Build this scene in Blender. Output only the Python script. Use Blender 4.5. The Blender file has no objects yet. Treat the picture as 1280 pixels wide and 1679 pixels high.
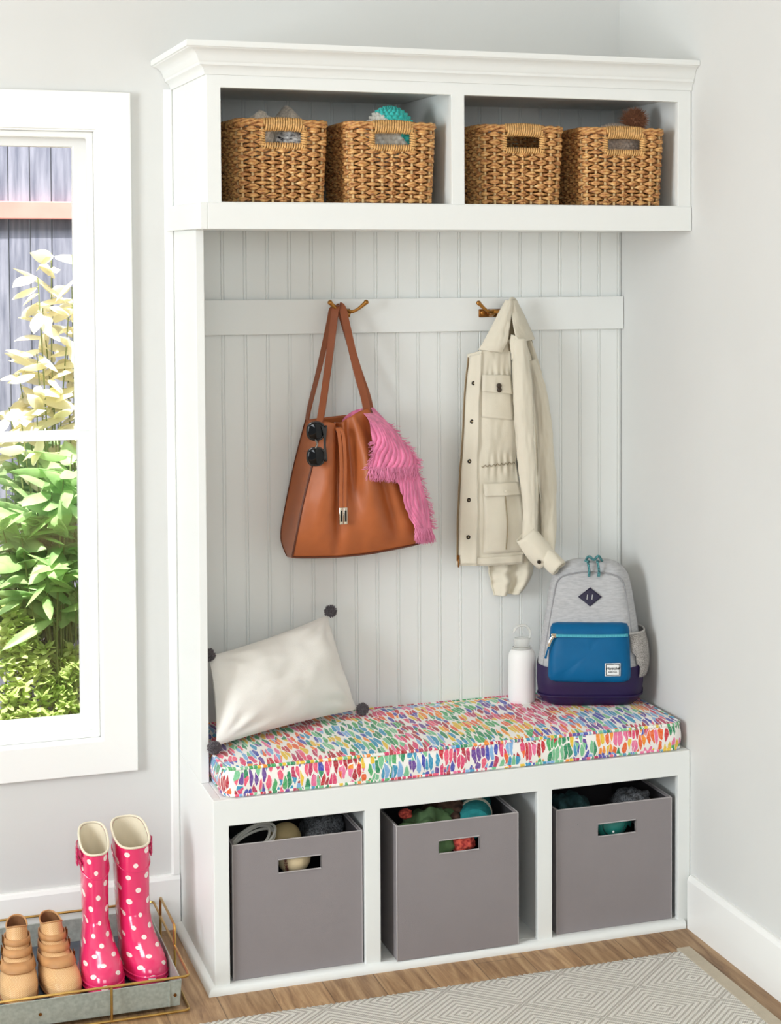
import bpy, bmesh, math, random
from mathutils import Vector, Matrix, Euler, noise as N
R = math.radians
PI = math.pi
C = bpy.context.scene.collection
S = bpy.context.scene

# ---------------------------------------------------------------- camera
cam = bpy.data.cameras.new('camera'); camo = bpy.data.objects.new('camera', cam); C.objects.link(camo)
FPX, PPX, PPY, YAW, PIT, ROL = 3138.57, 1004.8, 558.08, 0.3851, -0.0469, -0.0001
fw = Vector((math.sin(YAW), math.cos(YAW), 0)); rt = Vector((math.cos(YAW), -math.sin(YAW), 0)); up = Vector((0, 0, 1))
fw2 = fw*math.cos(PIT) + up*math.sin(PIT); up2 = up*math.cos(PIT) - fw*math.sin(PIT)
m = Matrix((rt, up2, -fw2)).transposed().to_4x4(); m.translation = Vector((-0.7922, -4.9188, 1.7405))
camo.matrix_world = m
cam.sensor_fit = 'AUTO'; cam.sensor_width = 36.0
cam.lens = 36.0*FPX/1679.0
cam.shift_x = -(PPX-640.0)/1679.0
cam.shift_y = -(839.5-PPY)/1679.0
cam.clip_start = 0.05; cam.clip_end = 60
S.camera = camo

# ---------------------------------------------------------------- light and exposure
S.view_settings.view_transform = 'Standard'; S.view_settings.look = 'None'
S.view_settings.gamma = 1.0; S.view_settings.use_curve_mapping = False
S.view_settings.exposure = -0.28
w = bpy.data.worlds.new('World'); S.world = w; w.use_nodes = True
w.node_tree.nodes['Background'].inputs[0].default_value = (0.9, 0.96, 1.0, 1)
w.node_tree.nodes['Background'].inputs[1].default_value = 0.54
def lamp(name, kind, loc, target, energy, color=(1, 1, 1), size=1.0, size_y=None):
    l = bpy.data.lights.new(name, kind); o = bpy.data.objects.new(name, l); C.objects.link(o)
    o.location = loc
    o.rotation_euler = (Vector(target)-Vector(loc)).to_track_quat('-Z', 'Y').to_euler()
    l.energy = energy; l.color = color
    if kind == 'AREA':
        l.size = size
        if size_y: l.shape = 'RECTANGLE'; l.size_y = size_y
    return o
lamp('side_window_light', 'AREA', (-3.95, -2.65, 1.75), (0.2, -0.3, 0.8), 190, (0.9, 0.965, 1.0), 1.5, 1.9)
lamp('front_fill_light', 'AREA', (-1.3, -6.6, 2.3), (0.5, 0, 1.0), 76, (0.9, 0.965, 1.0), 2.4, 1.0)  # added fill lamp behind the camera, no window stands there
sun = lamp('sun', 'SUN', (0, -3, 8), (0.35, -1.3, 4), 14.0, (1.0, 0.97, 0.92)); sun.data.angle = R(1.5)
sun.rotation_euler = Vector((0.12, 0.44, -1.0)).to_track_quat('-Z', 'Y').to_euler()

lamp('garden_fill_light', 'AREA', (-0.3, 0.75, 4.6), (-0.2, 2.0, 0.5), 290, (0.95, 0.98, 1.0), 3.0, 1.0)  # added area lamp above the garden, soft fill in place of open sky
# ---------------------------------------------------------------- helpers
def lin(c):
    return tuple((v/255/12.92 if v/255 <= .04045 else ((v/255+.055)/1.055)**2.4) for v in c) + (1,)
def nd(nt, typ, **kw):
    n = nt.nodes.new(typ)
    for k, v in kw.items():
        if k.startswith('i_'):
            n.inputs[int(k[2:])].default_value = v
        else: setattr(n, k, v)
    return n
def mat(name, col, rough=.5, metal=0, var=0.0, vscale=20, bump=0, bscale=200, sheen=0, coat=0, spec=.5, stretch=(1, 1, 1), col2=None, trans=0, alpha=None, ior=1.45):
    m = bpy.data.materials.new(name); m.use_nodes = True; nt = m.node_tree; p = nt.nodes['Principled BSDF']; L = nt.links
    p.inputs['Base Color'].default_value = lin(col); p.inputs['Roughness'].default_value = rough; p.inputs['Metallic'].default_value = metal
    p.inputs['Specular IOR Level'].default_value = spec
    p.inputs['IOR'].default_value = ior
    if sheen: p.inputs['Sheen Weight'].default_value = sheen
    if coat: p.inputs['Coat Weight'].default_value = coat; p.inputs['Coat Roughness'].default_value = .06
    if trans: p.inputs['Transmission Weight'].default_value = trans
    if alpha is not None: p.inputs['Alpha'].default_value = alpha
    if var or bump or col2:
        tc = nd(nt, 'ShaderNodeTexCoord'); mp = nd(nt, 'ShaderNodeMapping'); mp.inputs['Scale'].default_value = stretch
        L.new(tc.outputs['Object'], mp.inputs['Vector'])
    if var or col2:
        n1 = nd(nt, 'ShaderNodeTexNoise'); n1.inputs['Scale'].default_value = vscale; n1.inputs['Detail'].default_value = 5
        L.new(mp.outputs[0], n1.inputs['Vector'])
        rp = nd(nt, 'ShaderNodeValToRGB'); c = lin(col)
        rp.color_ramp.elements[0].position = .35; rp.color_ramp.elements[1].position = .65
        if col2: rp.color_ramp.elements[0].color = lin(col2); rp.color_ramp.elements[1].color = c
        else:
            rp.color_ramp.elements[0].color = tuple(x*(1-var) for x in c[:3])+(1,); rp.color_ramp.elements[1].color = tuple(min(1, x*(1+var)) for x in c[:3])+(1,)
        L.new(n1.outputs[0], rp.inputs[0]); L.new(rp.outputs[0], p.inputs['Base Color'])
    if bump:
        n2 = nd(nt, 'ShaderNodeTexNoise'); n2.inputs['Scale'].default_value = bscale; n2.inputs['Detail'].default_value = 3
        L.new(mp.outputs[0], n2.inputs['Vector'])
        b = nd(nt, 'ShaderNodeBump'); b.inputs['Strength'].default_value = bump; b.inputs['Distance'].default_value = .002
        L.new(n2.outputs[0], b.inputs['Height']); L.new(b.outputs[0], p.inputs['Normal'])
    return m
def math_(nt, op, a, b=None, c=None):
    n = nt.nodes.new('ShaderNodeMath'); n.operation = op
    for i, v in enumerate((a, b, c)):
        if v is None: continue
        if hasattr(v, 'is_output') or hasattr(v, 'links'): nt.links.new(v, n.inputs[i])
        else: n.inputs[i].default_value = v
    return n.outputs[0]
ORG = {}
class MB:
    def __init__(s): s.v = []; s.f = []; s.uv = {}; s.mi = []; s.cur = 0
    def add(s, vs, fs, uvs=None):
        b = len(s.v); s.v += [Vector(p) for p in vs]
        if uvs:
            for i, q in enumerate(uvs): s.uv[b+i] = q
        for f in fs: s.f.append(tuple(b+i for i in f)); s.mi.append(s.cur)
        return s
    def box(s, x0, x1, y0, y1, z0, z1):
        return s.add([(x, y, z) for z in (z0, z1) for y in (y0, y1) for x in (x0, x1)],
              [(0, 2, 3, 1), (4, 5, 7, 6), (0, 1, 5, 4), (2, 6, 7, 3), (0, 4, 6, 2), (1, 3, 7, 5)])
    def rings(s, rs, closed=True, cap0=True, cap1=True, loop=False):
        n = len(rs[0]); vs = [p for r in rs for p in r]; fs = []
        m = len(rs)
        for i in range(m if loop else m-1):
            for j in range(n if closed else n-1):
                a, b = i*n+j, i*n+(j+1) % n; c, d = ((i+1) % m)*n+(j+1) % n, ((i+1) % m)*n+j
                fs.append((a, b, c, d))
        if closed and cap0 and not loop: fs.append(tuple(range(n))[::-1])
        if closed and cap1 and not loop: fs.append(tuple((m-1)*n+j for j in range(n)))
        return s.add(vs, fs)
    def tube(s, pts, r, n=8, closed=False, cap=True, flat=1.0, ref=None):
        pts = [Vector(p) for p in pts]; m = len(pts); rs = []
        rad = r if isinstance(r, (list, tuple)) else [r]*m
        pu = None
        for i, p in enumerate(pts):
            if closed: t = pts[(i+1) % m]-pts[i-1]
            else: t = pts[min(i+1, m-1)]-pts[max(i-1, 0)]
            if t.length < 1e-9: t = Vector((0, 0, 1))
            t.normalize()
            if ref is not None: u = Vector(ref)
            elif pu is None: u = Vector((0, 0, 1)) if abs(t.z) < .9 else Vector((1, 0, 0))
            else: u = pu
            u = u-t*u.dot(t)
            if u.length < 1e-6: u = t.orthogonal()
            u.normalize(); pu = u; w_ = t.cross(u)
            rs.append([p+(u*math.cos(2*PI*k/n)+w_*math.sin(2*PI*k/n)*flat)*rad[i] for k in range(n)])
        return s.rings(rs, True, cap, cap, closed)
    def lathe(s, prof, c=(0, 0, 0), n=32, axis='z'):
        rs = []
        for r, z in prof:
            ring = []
            for k in range(n):
                a = 2*PI*k/n
                if axis == 'z': q = (c[0]+r*math.cos(a), c[1]+r*math.sin(a), c[2]+z)
                elif axis == 'y': q = (c[0]+r*math.cos(a), c[1]-z, c[2]+r*math.sin(a))
                else: q = (c[0]+z, c[1]+r*math.cos(a), c[2]+r*math.sin(a))
                ring.append(q)
            rs.append(ring)
        return s.rings(rs)
    def ball(s, c, rx, ry=None, rz=None, n=20, m=12, fn=None):
        ry = rx if ry is None else ry; rz = rx if rz is None else rz
        rs = []
        for i in range(m+1):
            t = PI*(i+.001)/(m+.002); ring = []
            for k in range(n):
                a = 2*PI*k/n; d = Vector((math.sin(t)*math.cos(a), math.sin(t)*math.sin(a), math.cos(t)))
                q = fn(d) if fn else 1.0
                ring.append((c[0]+d.x*rx*q, c[1]+d.y*ry*q, c[2]+d.z*rz*q))
            rs.append(ring)
        return s.rings(rs)
    def grid(s, P, uv=None):
        m, n = len(P), len(P[0])
        return s.add([p for r in P for p in r], [(i*n+j, i*n+j+1, (i+1)*n+j+1, (i+1)*n+j) for i in range(m-1) for j in range(n-1)],
              [q for r in uv for q in r] if uv else None)
    def prism(s, poly, y0, y1):   # polygon in xz extruded along y
        n = len(poly)
        return s.add([(x, y0, z) for x, z in poly]+[(x, y1, z) for x, z in poly],
              [tuple(range(n)), tuple(range(2*n-1, n-1, -1))]+[(i, i+n, (i+1) % n+n, (i+1) % n) for i in range(n)])
    def xform(s, M, start=0):
        for i in range(start, len(s.v)): s.v[i] = M @ s.v[i]
        return s
    def build(s, name, mt, parent=None, smooth=True, ang=40, solid=None, bevel=None, sub=0, origin=None, off=0.0, bseg=2):
        o0 = Vector((0, 0, 0))
        if parent is not None: o0 = ORG.get(parent.name, o0)
        elif origin is not None: o0 = Vector(origin)
        me = bpy.data.meshes.new(name)
        me.from_pydata([tuple(v-o0) for v in s.v], [], s.f)
        bm = bmesh.new(); bm.from_mesh(me)
        bmesh.ops.recalc_face_normals(bm, faces=bm.faces); bm.to_mesh(me); bm.free()
        mts = mt if isinstance(mt, (list, tuple)) else [mt]
        for q in mts: me.materials.append(q)
        if len(mts) > 1: me.polygons.foreach_set('material_index', s.mi)
        if s.uv:
            ul = me.uv_layers.new(name='UVMap')
            for lp in me.loops: ul.data[lp.index].uv = s.uv.get(lp.vertex_index, (0, 0))
        if smooth:
            me.polygons.foreach_set('use_smooth', [True]*len(me.polygons))
            if not sub: me.set_sharp_from_angle(angle=R(ang))
        o = bpy.data.objects.new(name, me); C.objects.link(o)
        if parent is not None: o.parent = parent
        elif origin is not None: o.location = o0
        ORG[o.name] = o0
        if bevel:
            md = o.modifiers.new('bevel', 'BEVEL'); md.width = bevel; md.segments = bseg; md.limit_method = 'ANGLE'; md.angle_limit = R(35)
        if solid:
            md = o.modifiers.new('solid', 'SOLIDIFY'); md.thickness = solid; md.offset = off
        if sub:
            md = o.modifiers.new('sub', 'SUBSURF'); md.levels = sub; md.render_levels = sub
        return o
def tag(o, label, cat, group=None):
    o['label'] = label; o['category'] = cat
    if group: o['group'] = group
    return o
def thing(name, loc, label, cat, group=None):
    o = bpy.data.objects.new(name, None); C.objects.link(o); o.location = loc; o.empty_display_size = .05
    ORG[o.name] = Vector(loc); tag(o, label, cat, group)
    return o
def struct(o): o['kind'] = 'structure'; return o
def ll(o, label): o['label'] = label; return o
def copy_tree(o, parent=None):
    c = o.copy(); C.objects.link(c)
    ORG[c.name] = ORG.get(o.name, Vector((0, 0, 0)))
    if parent is not None: c.parent = parent
    for ch in list(o.children): copy_tree(ch, c)
    return c
def lerp(a, b, t): return a+(b-a)*t
def interp(keys, t):      # keys: list of (t, value...) ; linear in t with smoothing
    if t <= keys[0][0]: return keys[0][1:]
    for a, b in zip(keys, keys[1:]):
        if t <= b[0]:
            k = (t-a[0])/(b[0]-a[0])
            return tuple(lerp(p, q, k) for p, q in zip(a[1:], b[1:]))
    return keys[-1][1:]
def crom(pts, t):         # catmull-rom through pts, t in 0..1
    n = len(pts)-1; f = min(max(t, 0), 1)*n; i = min(int(f), n-1); k = f-i
    p = [Vector(pts[max(0, min(n, i+j))]) for j in (-1, 0, 1, 2)]
    return .5*((2*p[1])+(p[2]-p[0])*k+(2*p[0]-5*p[1]+4*p[2]-p[3])*k*k+(3*p[1]-p[0]-3*p[2]+p[3])*k**3)
def smooth_path(pts, n): return [crom(pts, i/(n-1)) for i in range(n)]
def ribbon(mb, pts, width, thick, wdir):
    """flat strap: pts path, wdir width direction (vector or list)"""
    pts = [Vector(p) for p in pts]; m = len(pts); rs = []
    for i, p in enumerate(pts):
        t = (pts[min(i+1, m-1)]-pts[max(i-1, 0)]).normalized()
        wd = Vector(wdir[i] if isinstance(wdir, list) else wdir); wd = (wd-t*wd.dot(t)).normalized(); nn = t.cross(wd)
        wv = width[i] if isinstance(width, list) else width
        a, b = wd*wv/2, nn*thick/2
        rs.append([p-a-b, p+a-b, p+a+b, p-a+b])
    return mb.rings(rs)

# ---------------------------------------------------------------- materials of the room
M_wall = mat('wall_paint', (216, 216, 213), .75, var=.012, vscale=3, bump=.05, bscale=300)
M_white = mat('white_paint', (236, 238, 235), .38, bump=.02, bscale=120)
M_trim = mat('trim_paint', (244, 244, 241), .4)
M_ceil = mat('ceiling_paint', (238, 237, 232), .8)
def floor_mat():
    m = bpy.data.materials.new('oak_floor'); m.use_nodes = True; nt = m.node_tree; L = nt.links; p = nt.nodes['Principled BSDF']
    tc = nd(nt, 'ShaderNodeTexCoord'); sx = nd(nt, 'ShaderNodeSeparateXYZ'); L.new(tc.outputs['Object'], sx.inputs[0])
    px_ = math_(nt, 'DIVIDE', sx.outputs[0], .125); idx = math_(nt, 'FLOOR', px_)
    wn = nd(nt, 'ShaderNodeTexWhiteNoise', noise_dimensions='1D'); L.new(idx, wn.inputs['W'])
    yo = math_(nt, 'MULTIPLY_ADD', wn.outputs['Value'], 7.0, sx.outputs[1])
    yb = math_(nt, 'FLOOR', math_(nt, 'DIVIDE', yo, 1.1))
    wn2 = nd(nt, 'ShaderNodeTexWhiteNoise', noise_dimensions='2D')
    cb = nd(nt, 'ShaderNodeCombineXYZ'); L.new(idx, cb.inputs[0]); L.new(yb, cb.inputs[1]); L.new(cb.outputs[0], wn2.inputs['Vector'])
    cv = nd(nt, 'ShaderNodeCombineXYZ')
    L.new(math_(nt, 'MULTIPLY_ADD', idx, 3.7, math_(nt, 'MULTIPLY', sx.outputs[0], 45)), cv.inputs[0]); L.new(math_(nt, 'MULTIPLY', sx.outputs[1], 3.2), cv.inputs[1])
    g = nd(nt, 'ShaderNodeTexNoise'); g.inputs['Scale'].default_value = 1.0; g.inputs['Detail'].default_value = 7; g.inputs['Roughness'].default_value = .68; g.inputs['Distortion'].default_value = .7
    L.new(cv.outputs[0], g.inputs['Vector'])
    rp = nd(nt, 'ShaderNodeValToRGB'); e = rp.color_ramp.elements
    e[0].position = .3; e[0].color = lin((122, 88, 60)); e[1].position = .68; e[1].color = lin((206, 170, 128))
    q = rp.color_ramp.elements.new(.48); q.color = lin((170, 133, 95))
    L.new(g.outputs[0], rp.inputs[0])
    mx = nd(nt, 'ShaderNodeMix', data_type='RGBA', blend_type='MULTIPLY'); mx.inputs[0].default_value = 1
    tone = nd(nt, 'ShaderNodeMapRange'); L.new(wn2.outputs['Value'], tone.inputs[0]); tone.inputs[3].default_value = .72; tone.inputs[4].default_value = 1.06
    L.new(rp.outputs[0], mx.inputs[6]); L.new(tone.outputs[0], mx.inputs[7])
    fr = math_(nt, 'FRACT', px_); d = math_(nt, 'ABSOLUTE', math_(nt, 'SUBTRACT', fr, .5)); seam = math_(nt, 'GREATER_THAN', d, .49)
    fy = math_(nt, 'FRACT', math_(nt, 'DIVIDE', yo, 1.1)); dy = math_(nt, 'ABSOLUTE', math_(nt, 'SUBTRACT', fy, .5)); s2 = math_(nt, 'GREATER_THAN', dy, .4988)
    sm = math_(nt, 'MAXIMUM', seam, s2)
    mx2 = nd(nt, 'ShaderNodeMix', data_type='RGBA'); L.new(math_(nt, 'MULTIPLY', sm, .6), mx2.inputs[0]); L.new(mx.outputs[2], mx2.inputs[6]); mx2.inputs[7].default_value = lin((66, 46, 32))
    L.new(mx2.outputs[2], p.inputs['Base Color']); p.inputs['Roughness'].default_value = .55
    b = nd(nt, 'ShaderNodeBump'); b.inputs['Strength'].default_value = .25; b.inputs['Distance'].default_value = .002
    L.new(math_(nt, 'SUBTRACT', g.outputs[0], sm), b.inputs['Height']); L.new(b.outputs[0], p.inputs['Normal'])
    return m
M_floor = floor_mat()
W = 1.22; D = .483
# ---------------------------------------------------------------- room shell
b = MB().box(-5, 1.34, -8, .12, -.06, 0); struct(b.build('floor', M_floor, smooth=False))
b = MB().box(-5, 1.34, -8, .12, 3.3, 3.4); struct(b.build('ceiling', M_ceil, smooth=False))
hx0, hx1, hz0, hz1 = -1.12, -.19, .508, 2.04
b = MB().box(-5, hx0, 0, .12, 0, 3.3).box(hx1, 1.34, 0, .12, 0, 3.3).box(hx0, hx1, 0, .12, 0, hz0).box(hx0, hx1, 0, .12, hz1, 3.3)
struct(b.build('wall_back', M_wall, smooth=False))
b = MB().box(W, 1.34, -8, 0, 0, 3.3); struct(b.build('wall_right', M_wall, smooth=False))
# baseboards: board with a small eased top
def base_profile(h, t): return [(0, 0), (t, 0), (t, h-.012), (t*.72, h-.003), (t*.45, h), (0, h)]
b = MB(); pr = base_profile(.142, .016)
b.rings([[(x, -o, z) for o, z in pr] for x in (-5, -.002)]); struct(b.build('baseboard_back', M_trim, smooth=False))
b = MB(); pr = base_profile(.138, .016)
b.rings([[(W-o, y, z) for o, z in pr] for y in (-8, -D-.018)]); struct(b.build('baseboard_right', M_trim, smooth=False))
b = MB().rings([[(-.022, 0, z), (-.022, -.009, z), (-.018, -.013, z), (-.004, -.013, z), (0, -.009, z), (0, 0, z)] for z in (.142, 2.145)])
struct(b.build('trim_1', M_trim, smooth=False))
# ---------------------------------------------------------------- window
def frame4(mb, x0, x1, z0, z1, wl, wr, wb, wt, y0, y1):
    """mitred picture-frame of rectangular section, outer x0..x1 z0..z1"""
    o = [(x0, z0), (x1, z0), (x1, z1), (x0, z1)]; i = [(x0+wl, z0+wb), (x1-wr, z0+wb), (x1-wr, z1-wt), (x0+wl, z1-wt)]
    rs = [[(o[k][0], y1, o[k][1]), (o[k][0], y0, o[k][1]), (i[k][0], y0, i[k][1]), (i[k][0], y1, i[k][1])] for k in range(4)]
    return mb.rings(rs, loop=True)
cx0 = hx0-.085
win = frame4(MB(), cx0, hx1+.085, hz0-.085, hz1+.094, .085, .085, .085, .094, -.02, 0.0).build('window_1', M_trim, smooth=False, bevel=.0025); struct(win)
struct(frame4(MB(), hx0, hx1, hz0, hz1, .004, .004, .004, .004, -.014, .12).build('window_jamb', M_trim, win, smooth=False))
frame4(MB(), hx0+.004, hx1-.004, hz0+.004, hz1-.004, .016, .016, .016, .016, .005, .024).build('stop_bead', M_trim, win, smooth=False, bevel=.004)
M_glass = bpy.data.materials.new('window_glass'); M_glass.use_nodes = True
_nt = M_glass.node_tree; _nt.nodes.remove(_nt.nodes['Principled BSDF'])
_t = nd(_nt, 'ShaderNodeBsdfTransparent'); _t.inputs[0].default_value = (.97, .98, .97, 1); _g = nd(_nt, 'ShaderNodeBsdfGlossy'); _g.inputs['Roughness'].default_value = .02
_mx = nd(_nt, 'ShaderNodeMixShader'); _mx.inputs[0].default_value = .03
_nt.links.new(_t.outputs[0], _mx.inputs[1]); _nt.links.new(_g.outputs[0], _mx.inputs[2]); _nt.links.new(_mx.outputs[0], _nt.nodes['Material Output'].inputs[0])
for nm, z0, z1, y0, wb, wt in (('lower_sash', hz0+.004, 1.284, .026, .052, .019), ('upper_sash', 1.266, hz1-.004, .064, .02, .036)):
    s_ = frame4(MB(), hx0+.004, hx1-.004, z0, z1, .044, .044, wb, wt, y0, y0+.034).build(nm, M_trim, win, smooth=False, bevel=.003)
    MB().box(hx0+.046, hx1-.046, y0+.015, y0+.019, z0+wb-.002, z1-wt+.002).build('glass_pane', M_glass, s_, smooth=False)

# ---------------------------------------------------------------- the built-in bench and cabinet
tree = thing('hall_tree', (0, 0, 0), 'tall white built-in bench with open cubbies above and below, set against the right wall', 'hall tree')
BV = .0016
Hb = .457
# bench carcass
ff = .019
mb = MB()
mb.box(0, .02, -D+ff, -.002, 0.0, Hb)
mb.box(W-.021, W-.001, -D+ff, -.002, 0.0, Hb)
mb.box(.02, W-.021, -.014, -.002, 0.0, Hb-.02)
mb.box(.02, W-.021, -D+ff, -.014, 0.0, .019)
bench = mb.build('bench_carcass', M_white, tree, smooth=False, bevel=BV)
for x0, x1 in ((.372, .39), (.812, .831)):
    MB().box(x0, x1, -D+ff, -.014, .019, Hb-.02).build('bench_divider', M_white, bench, smooth=False, bevel=BV)
def face_frame(xs, z0, z1, oz0, oz1, y0, y1, name, par):
    """xs: outer x0, then opening pairs, outer x1"""
    mb = MB(); n = (len(xs)-2)//2
    edges = [xs[0]]+list(xs[1:-1])+[xs[-1]]
    xx = sorted(set(edges)); zz = [z0, oz0, oz1, z1]
    open_ = [(xs[1+2*i], xs[2+2*i]) for i in range(n)]
    def solid(i, k):
        a, b_ = xx[i], xx[i+1]
        return not (k == 1 and any(abs(a-p) < 1e-6 and abs(b_-q) < 1e-6 for p, q in open_))
    nx = len(xx); nz = 4
    vid = {}
    vs = []; fs = []
    for y in (y0, y1):
        for k in range(nz):
            for i in range(nx): vid[(y, i, k)] = len(vs); vs.append((xx[i], y, zz[k]))
    for i in range(nx-1):
        for k in range(nz-1):
            if not solid(i, k): continue
            for y in (y0, y1):
                q = [vid[(y, i, k)], vid[(y, i+1, k)], vid[(y, i+1, k+1)], vid[(y, i, k+1)]]; fs.append(tuple(q))
            for di, dk, (a, b_) in ((-1, 0, ((i, k), (i, k+1))), (1, 0, ((i+1, k), (i+1, k+1))), (0, -1, ((i, k), (i+1, k))), (0, 1, ((i, k+1), (i+1, k+1)))):
                ii, kk = i+di, k+dk
                if 0 <= ii < nx-1 and 0 <= kk < nz-1 and solid(ii, kk): continue
                fs.append((vid[(y0,)+a], vid[(y0,)+b_], vid[(y1,)+b_], vid[(y1,)+a]))
    mb.add(vs, fs)
    return mb.build(name, M_white, par, smooth=False, bevel=BV)
face_frame([0, .036, .362, .400, .8025, .8415, 1.1855, W-.001], 0.0, Hb, .0195, .3945, -D, -D+ff, 'bench_face_frame', bench)
MB().box(.02, W-.021, -D+ff, -.002, Hb-.02, Hb).build('bench_seat', M_white, tree, smooth=False, bevel=BV)
# shoe moulding round the foot
pr = [(0, 0), (.017, 0), (.0175, .006), (.0145, .0125), (.0085, .0175), (0, .0195)]
mb = MB().rings([[(-o, -.014, z) for o, z in pr], [(-o, -D-o, z) for o, z in pr], [(W-.018, -D-o, z) for o, z in pr]])
mb.build('base_moulding', M_white, bench, ang=30)
# beadboard back with double beads every 57.5 mm
def bead_profile(x0, x1):
    pts = [(x0, 0)]; x = .0615
    while x < x1-.006:
        if x > x0+.006:
            for c in (x-.0036, x+.0036): pts += [(c-.0016, 0), (c-.0006, -.0022), (c+.0006, -.0022), (c+.0016, 0)]
            pts.insert(len(pts)-4, (x, .0004))
        x += .0575
    pts.append((x1, 0)); return pts
pf = bead_profile(.02, W-.002); yb = -.016
mb = MB().grid([[(x, yb-d, z) for x, d in pf] for z in (Hb, 2.145)])
mb.add([(.02, -.002, Hb), (W-.002, -.002, Hb), (W-.002, -.002, 2.145), (.02, -.002, 2.145)], [(0, 1, 2, 3)])
back = mb.build('beadboard_back', M_white, tree, smooth=False)
# left side panel
MB().box(0, .02, -.321, -.002, Hb, 1.79).build('side_panel', M_white, tree, smooth=False, bevel=BV)
# hook rail
MB().box(.02, W-.001, -.036, -.0165, 1.525, 1.6145).build('hook_rail', M_white, tree, smooth=False, bevel=BV)
# upper cabinet
z0, z1 = 1.79, 2.145
mb = MB().box(0, .02, -D+ff, -.002, z0, z1).box(W-.021, W-.001, -D+ff, -.002, z0, z1)
mb.box(.02, W-.021, -D+ff, -.017, z1-.02, z1).box(.02, W-.021, -D+ff, -.017, 1.833, 1.853).box(.02, W-.021, -D+ff, -.017, z0, z0+.012)
cab = mb.build('upper_cabinet', M_white, tree, smooth=False, bevel=BV)
MB().box(.592, .612, -D+ff, -.018, 1.853, z1-.02).build('cubby_divider', M_white, cab, smooth=False, bevel=BV)
face_frame([0, .033, .586, .619, 1.1825, W-.001], z0, z1, 1.853, 2.115, -D, -D+ff, 'upper_face_frame', cab)
# lower band that wraps the left side
mb = MB().box(-.017, .0, -D-.004, -.002, z0, 1.851).box(0, W-.001, -D-.004, -D, z0, 1.851)
mb.build('lower_band', M_white, cab, smooth=False, bevel=BV)
# crown
pr = [(0, 2.144), (.004, 2.144), (.0055, 2.152), (.009, 2.159), (.0135, 2.163), (.0165, 2.165), (.0175, 2.171), (.021, 2.175), (.0235, 2.183), (.029, 2.192), (.037, 2.198), (.0455, 2.2005), (.0475, 2.2025), (.051, 2.2035), (.052, 2.206), (.052, 2.2165), (0, 2.2165)]
mb = MB().rings([[(-o, -.002, z) for o, z in pr], [(-o, -D-o, z) for o, z in pr], [(W-.001, -D-o, z) for o, z in pr]])
cr = mb.build('crown_moulding', M_white, cab, ang=25)
MB().box(0, W-.001, -D, -.002, 2.2, 2.214).build('top_board', M_white, cab, smooth=False)

# coat hooks
M_brass = mat('aged_brass', (176, 124, 62), .32, .95, var=.15, vscale=60)
M_bronze = mat('dark_brass', (128, 84, 40), .35, .9)
def coat_hook(x, z, hw=.034):
    mb = MB().box(x-hw, x+hw, -.0405, -.0362, z-.011, z+.011)
    h = mb.build('coat_hook', M_bronze, tree, bevel=.002)
    for sx in (-1, 1):
        MB().lathe([(.0001, -.0018), (.0048, -.0016), (.0058, 0), (.0058, .001), (.003, .0022), (.0001, .0024)], (x+sx*hw*.7, -.0406, z), 16, 'y').build('screw', M_brass, h)
    ctr = Vector((x, -.062, z+.004))
    MB().tube([(x, -.0405, z), (x, -.05, z+.0005), (x, -.062, z+.004), (x, -.066, z+.005)], [.011, .0085, .0075, .005], 14).build('hook_stem', M_brass, h)
    for sx in (-1, 1):
        p = smooth_path([(x+sx*.000, -.06, z+.006), (x+sx*.012, -.068, z+.004), (x+sx*.027, -.075, z+.011), (x+sx*.046, -.08, z+.027)], 12)
        mb = MB().tube(p, [.0058, .0055, .0052, .0048, .0045, .0042, .004, .004, .0042, .0047, .0052, .0055], 12)
        mb.ball((x+sx*.0475, -.0805, z+.0285), .0066, n=14, m=10)
        mb.build('hook_arm', M_brass, h)
coat_hook(.431, 1.578, .016); coat_hook(.832, 1.573)

# ================================================================ wicker baskets
def wicker_mat():
    m = bpy.data.materials.new('seagrass'); m.use_nodes = True; nt = m.node_tree; L = nt.links; p = nt.nodes['Principled BSDF']
    tc = nd(nt, 'ShaderNodeTexCoord'); n1 = nd(nt, 'ShaderNodeTexNoise'); n1.inputs['Scale'].default_value = 75; n1.inputs['Detail'].default_value = 3
    mp = nd(nt, 'ShaderNodeMapping'); mp.inputs['Scale'].default_value = (1, 1, 2.4); L.new(tc.outputs['Object'], mp.inputs[0]); L.new(mp.outputs[0], n1.inputs['Vector'])
    rp = nd(nt, 'ShaderNodeValToRGB'); e = rp.color_ramp.elements
    e[0].position = .3; e[0].color = lin((124, 78, 42)); e[1].position = .74; e[1].color = lin((240, 204, 150))
    for q, c in ((.42, (180, 122, 70)), (.52, (212, 158, 98)), (.62, (224, 176, 108))): rp.color_ramp.elements.new(q).color = lin(c)
    L.new(n1.outputs[0], rp.inputs[0]); L.new(rp.outputs[0], p.inputs['Base Color']); p.inputs['Roughness'].default_value = .5
    return m
M_wick = wicker_mat()
M_stake = mat('rush_stake', (222, 190, 138), .5, var=.18, vscale=60)
M_wrap = mat('rush_wrap', (214, 168, 106), .48, var=.25, vscale=120)
M_bdark = mat('basket_base', (96, 66, 38), .8)
BW, BDp, BH = .219, .30, .198
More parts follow.
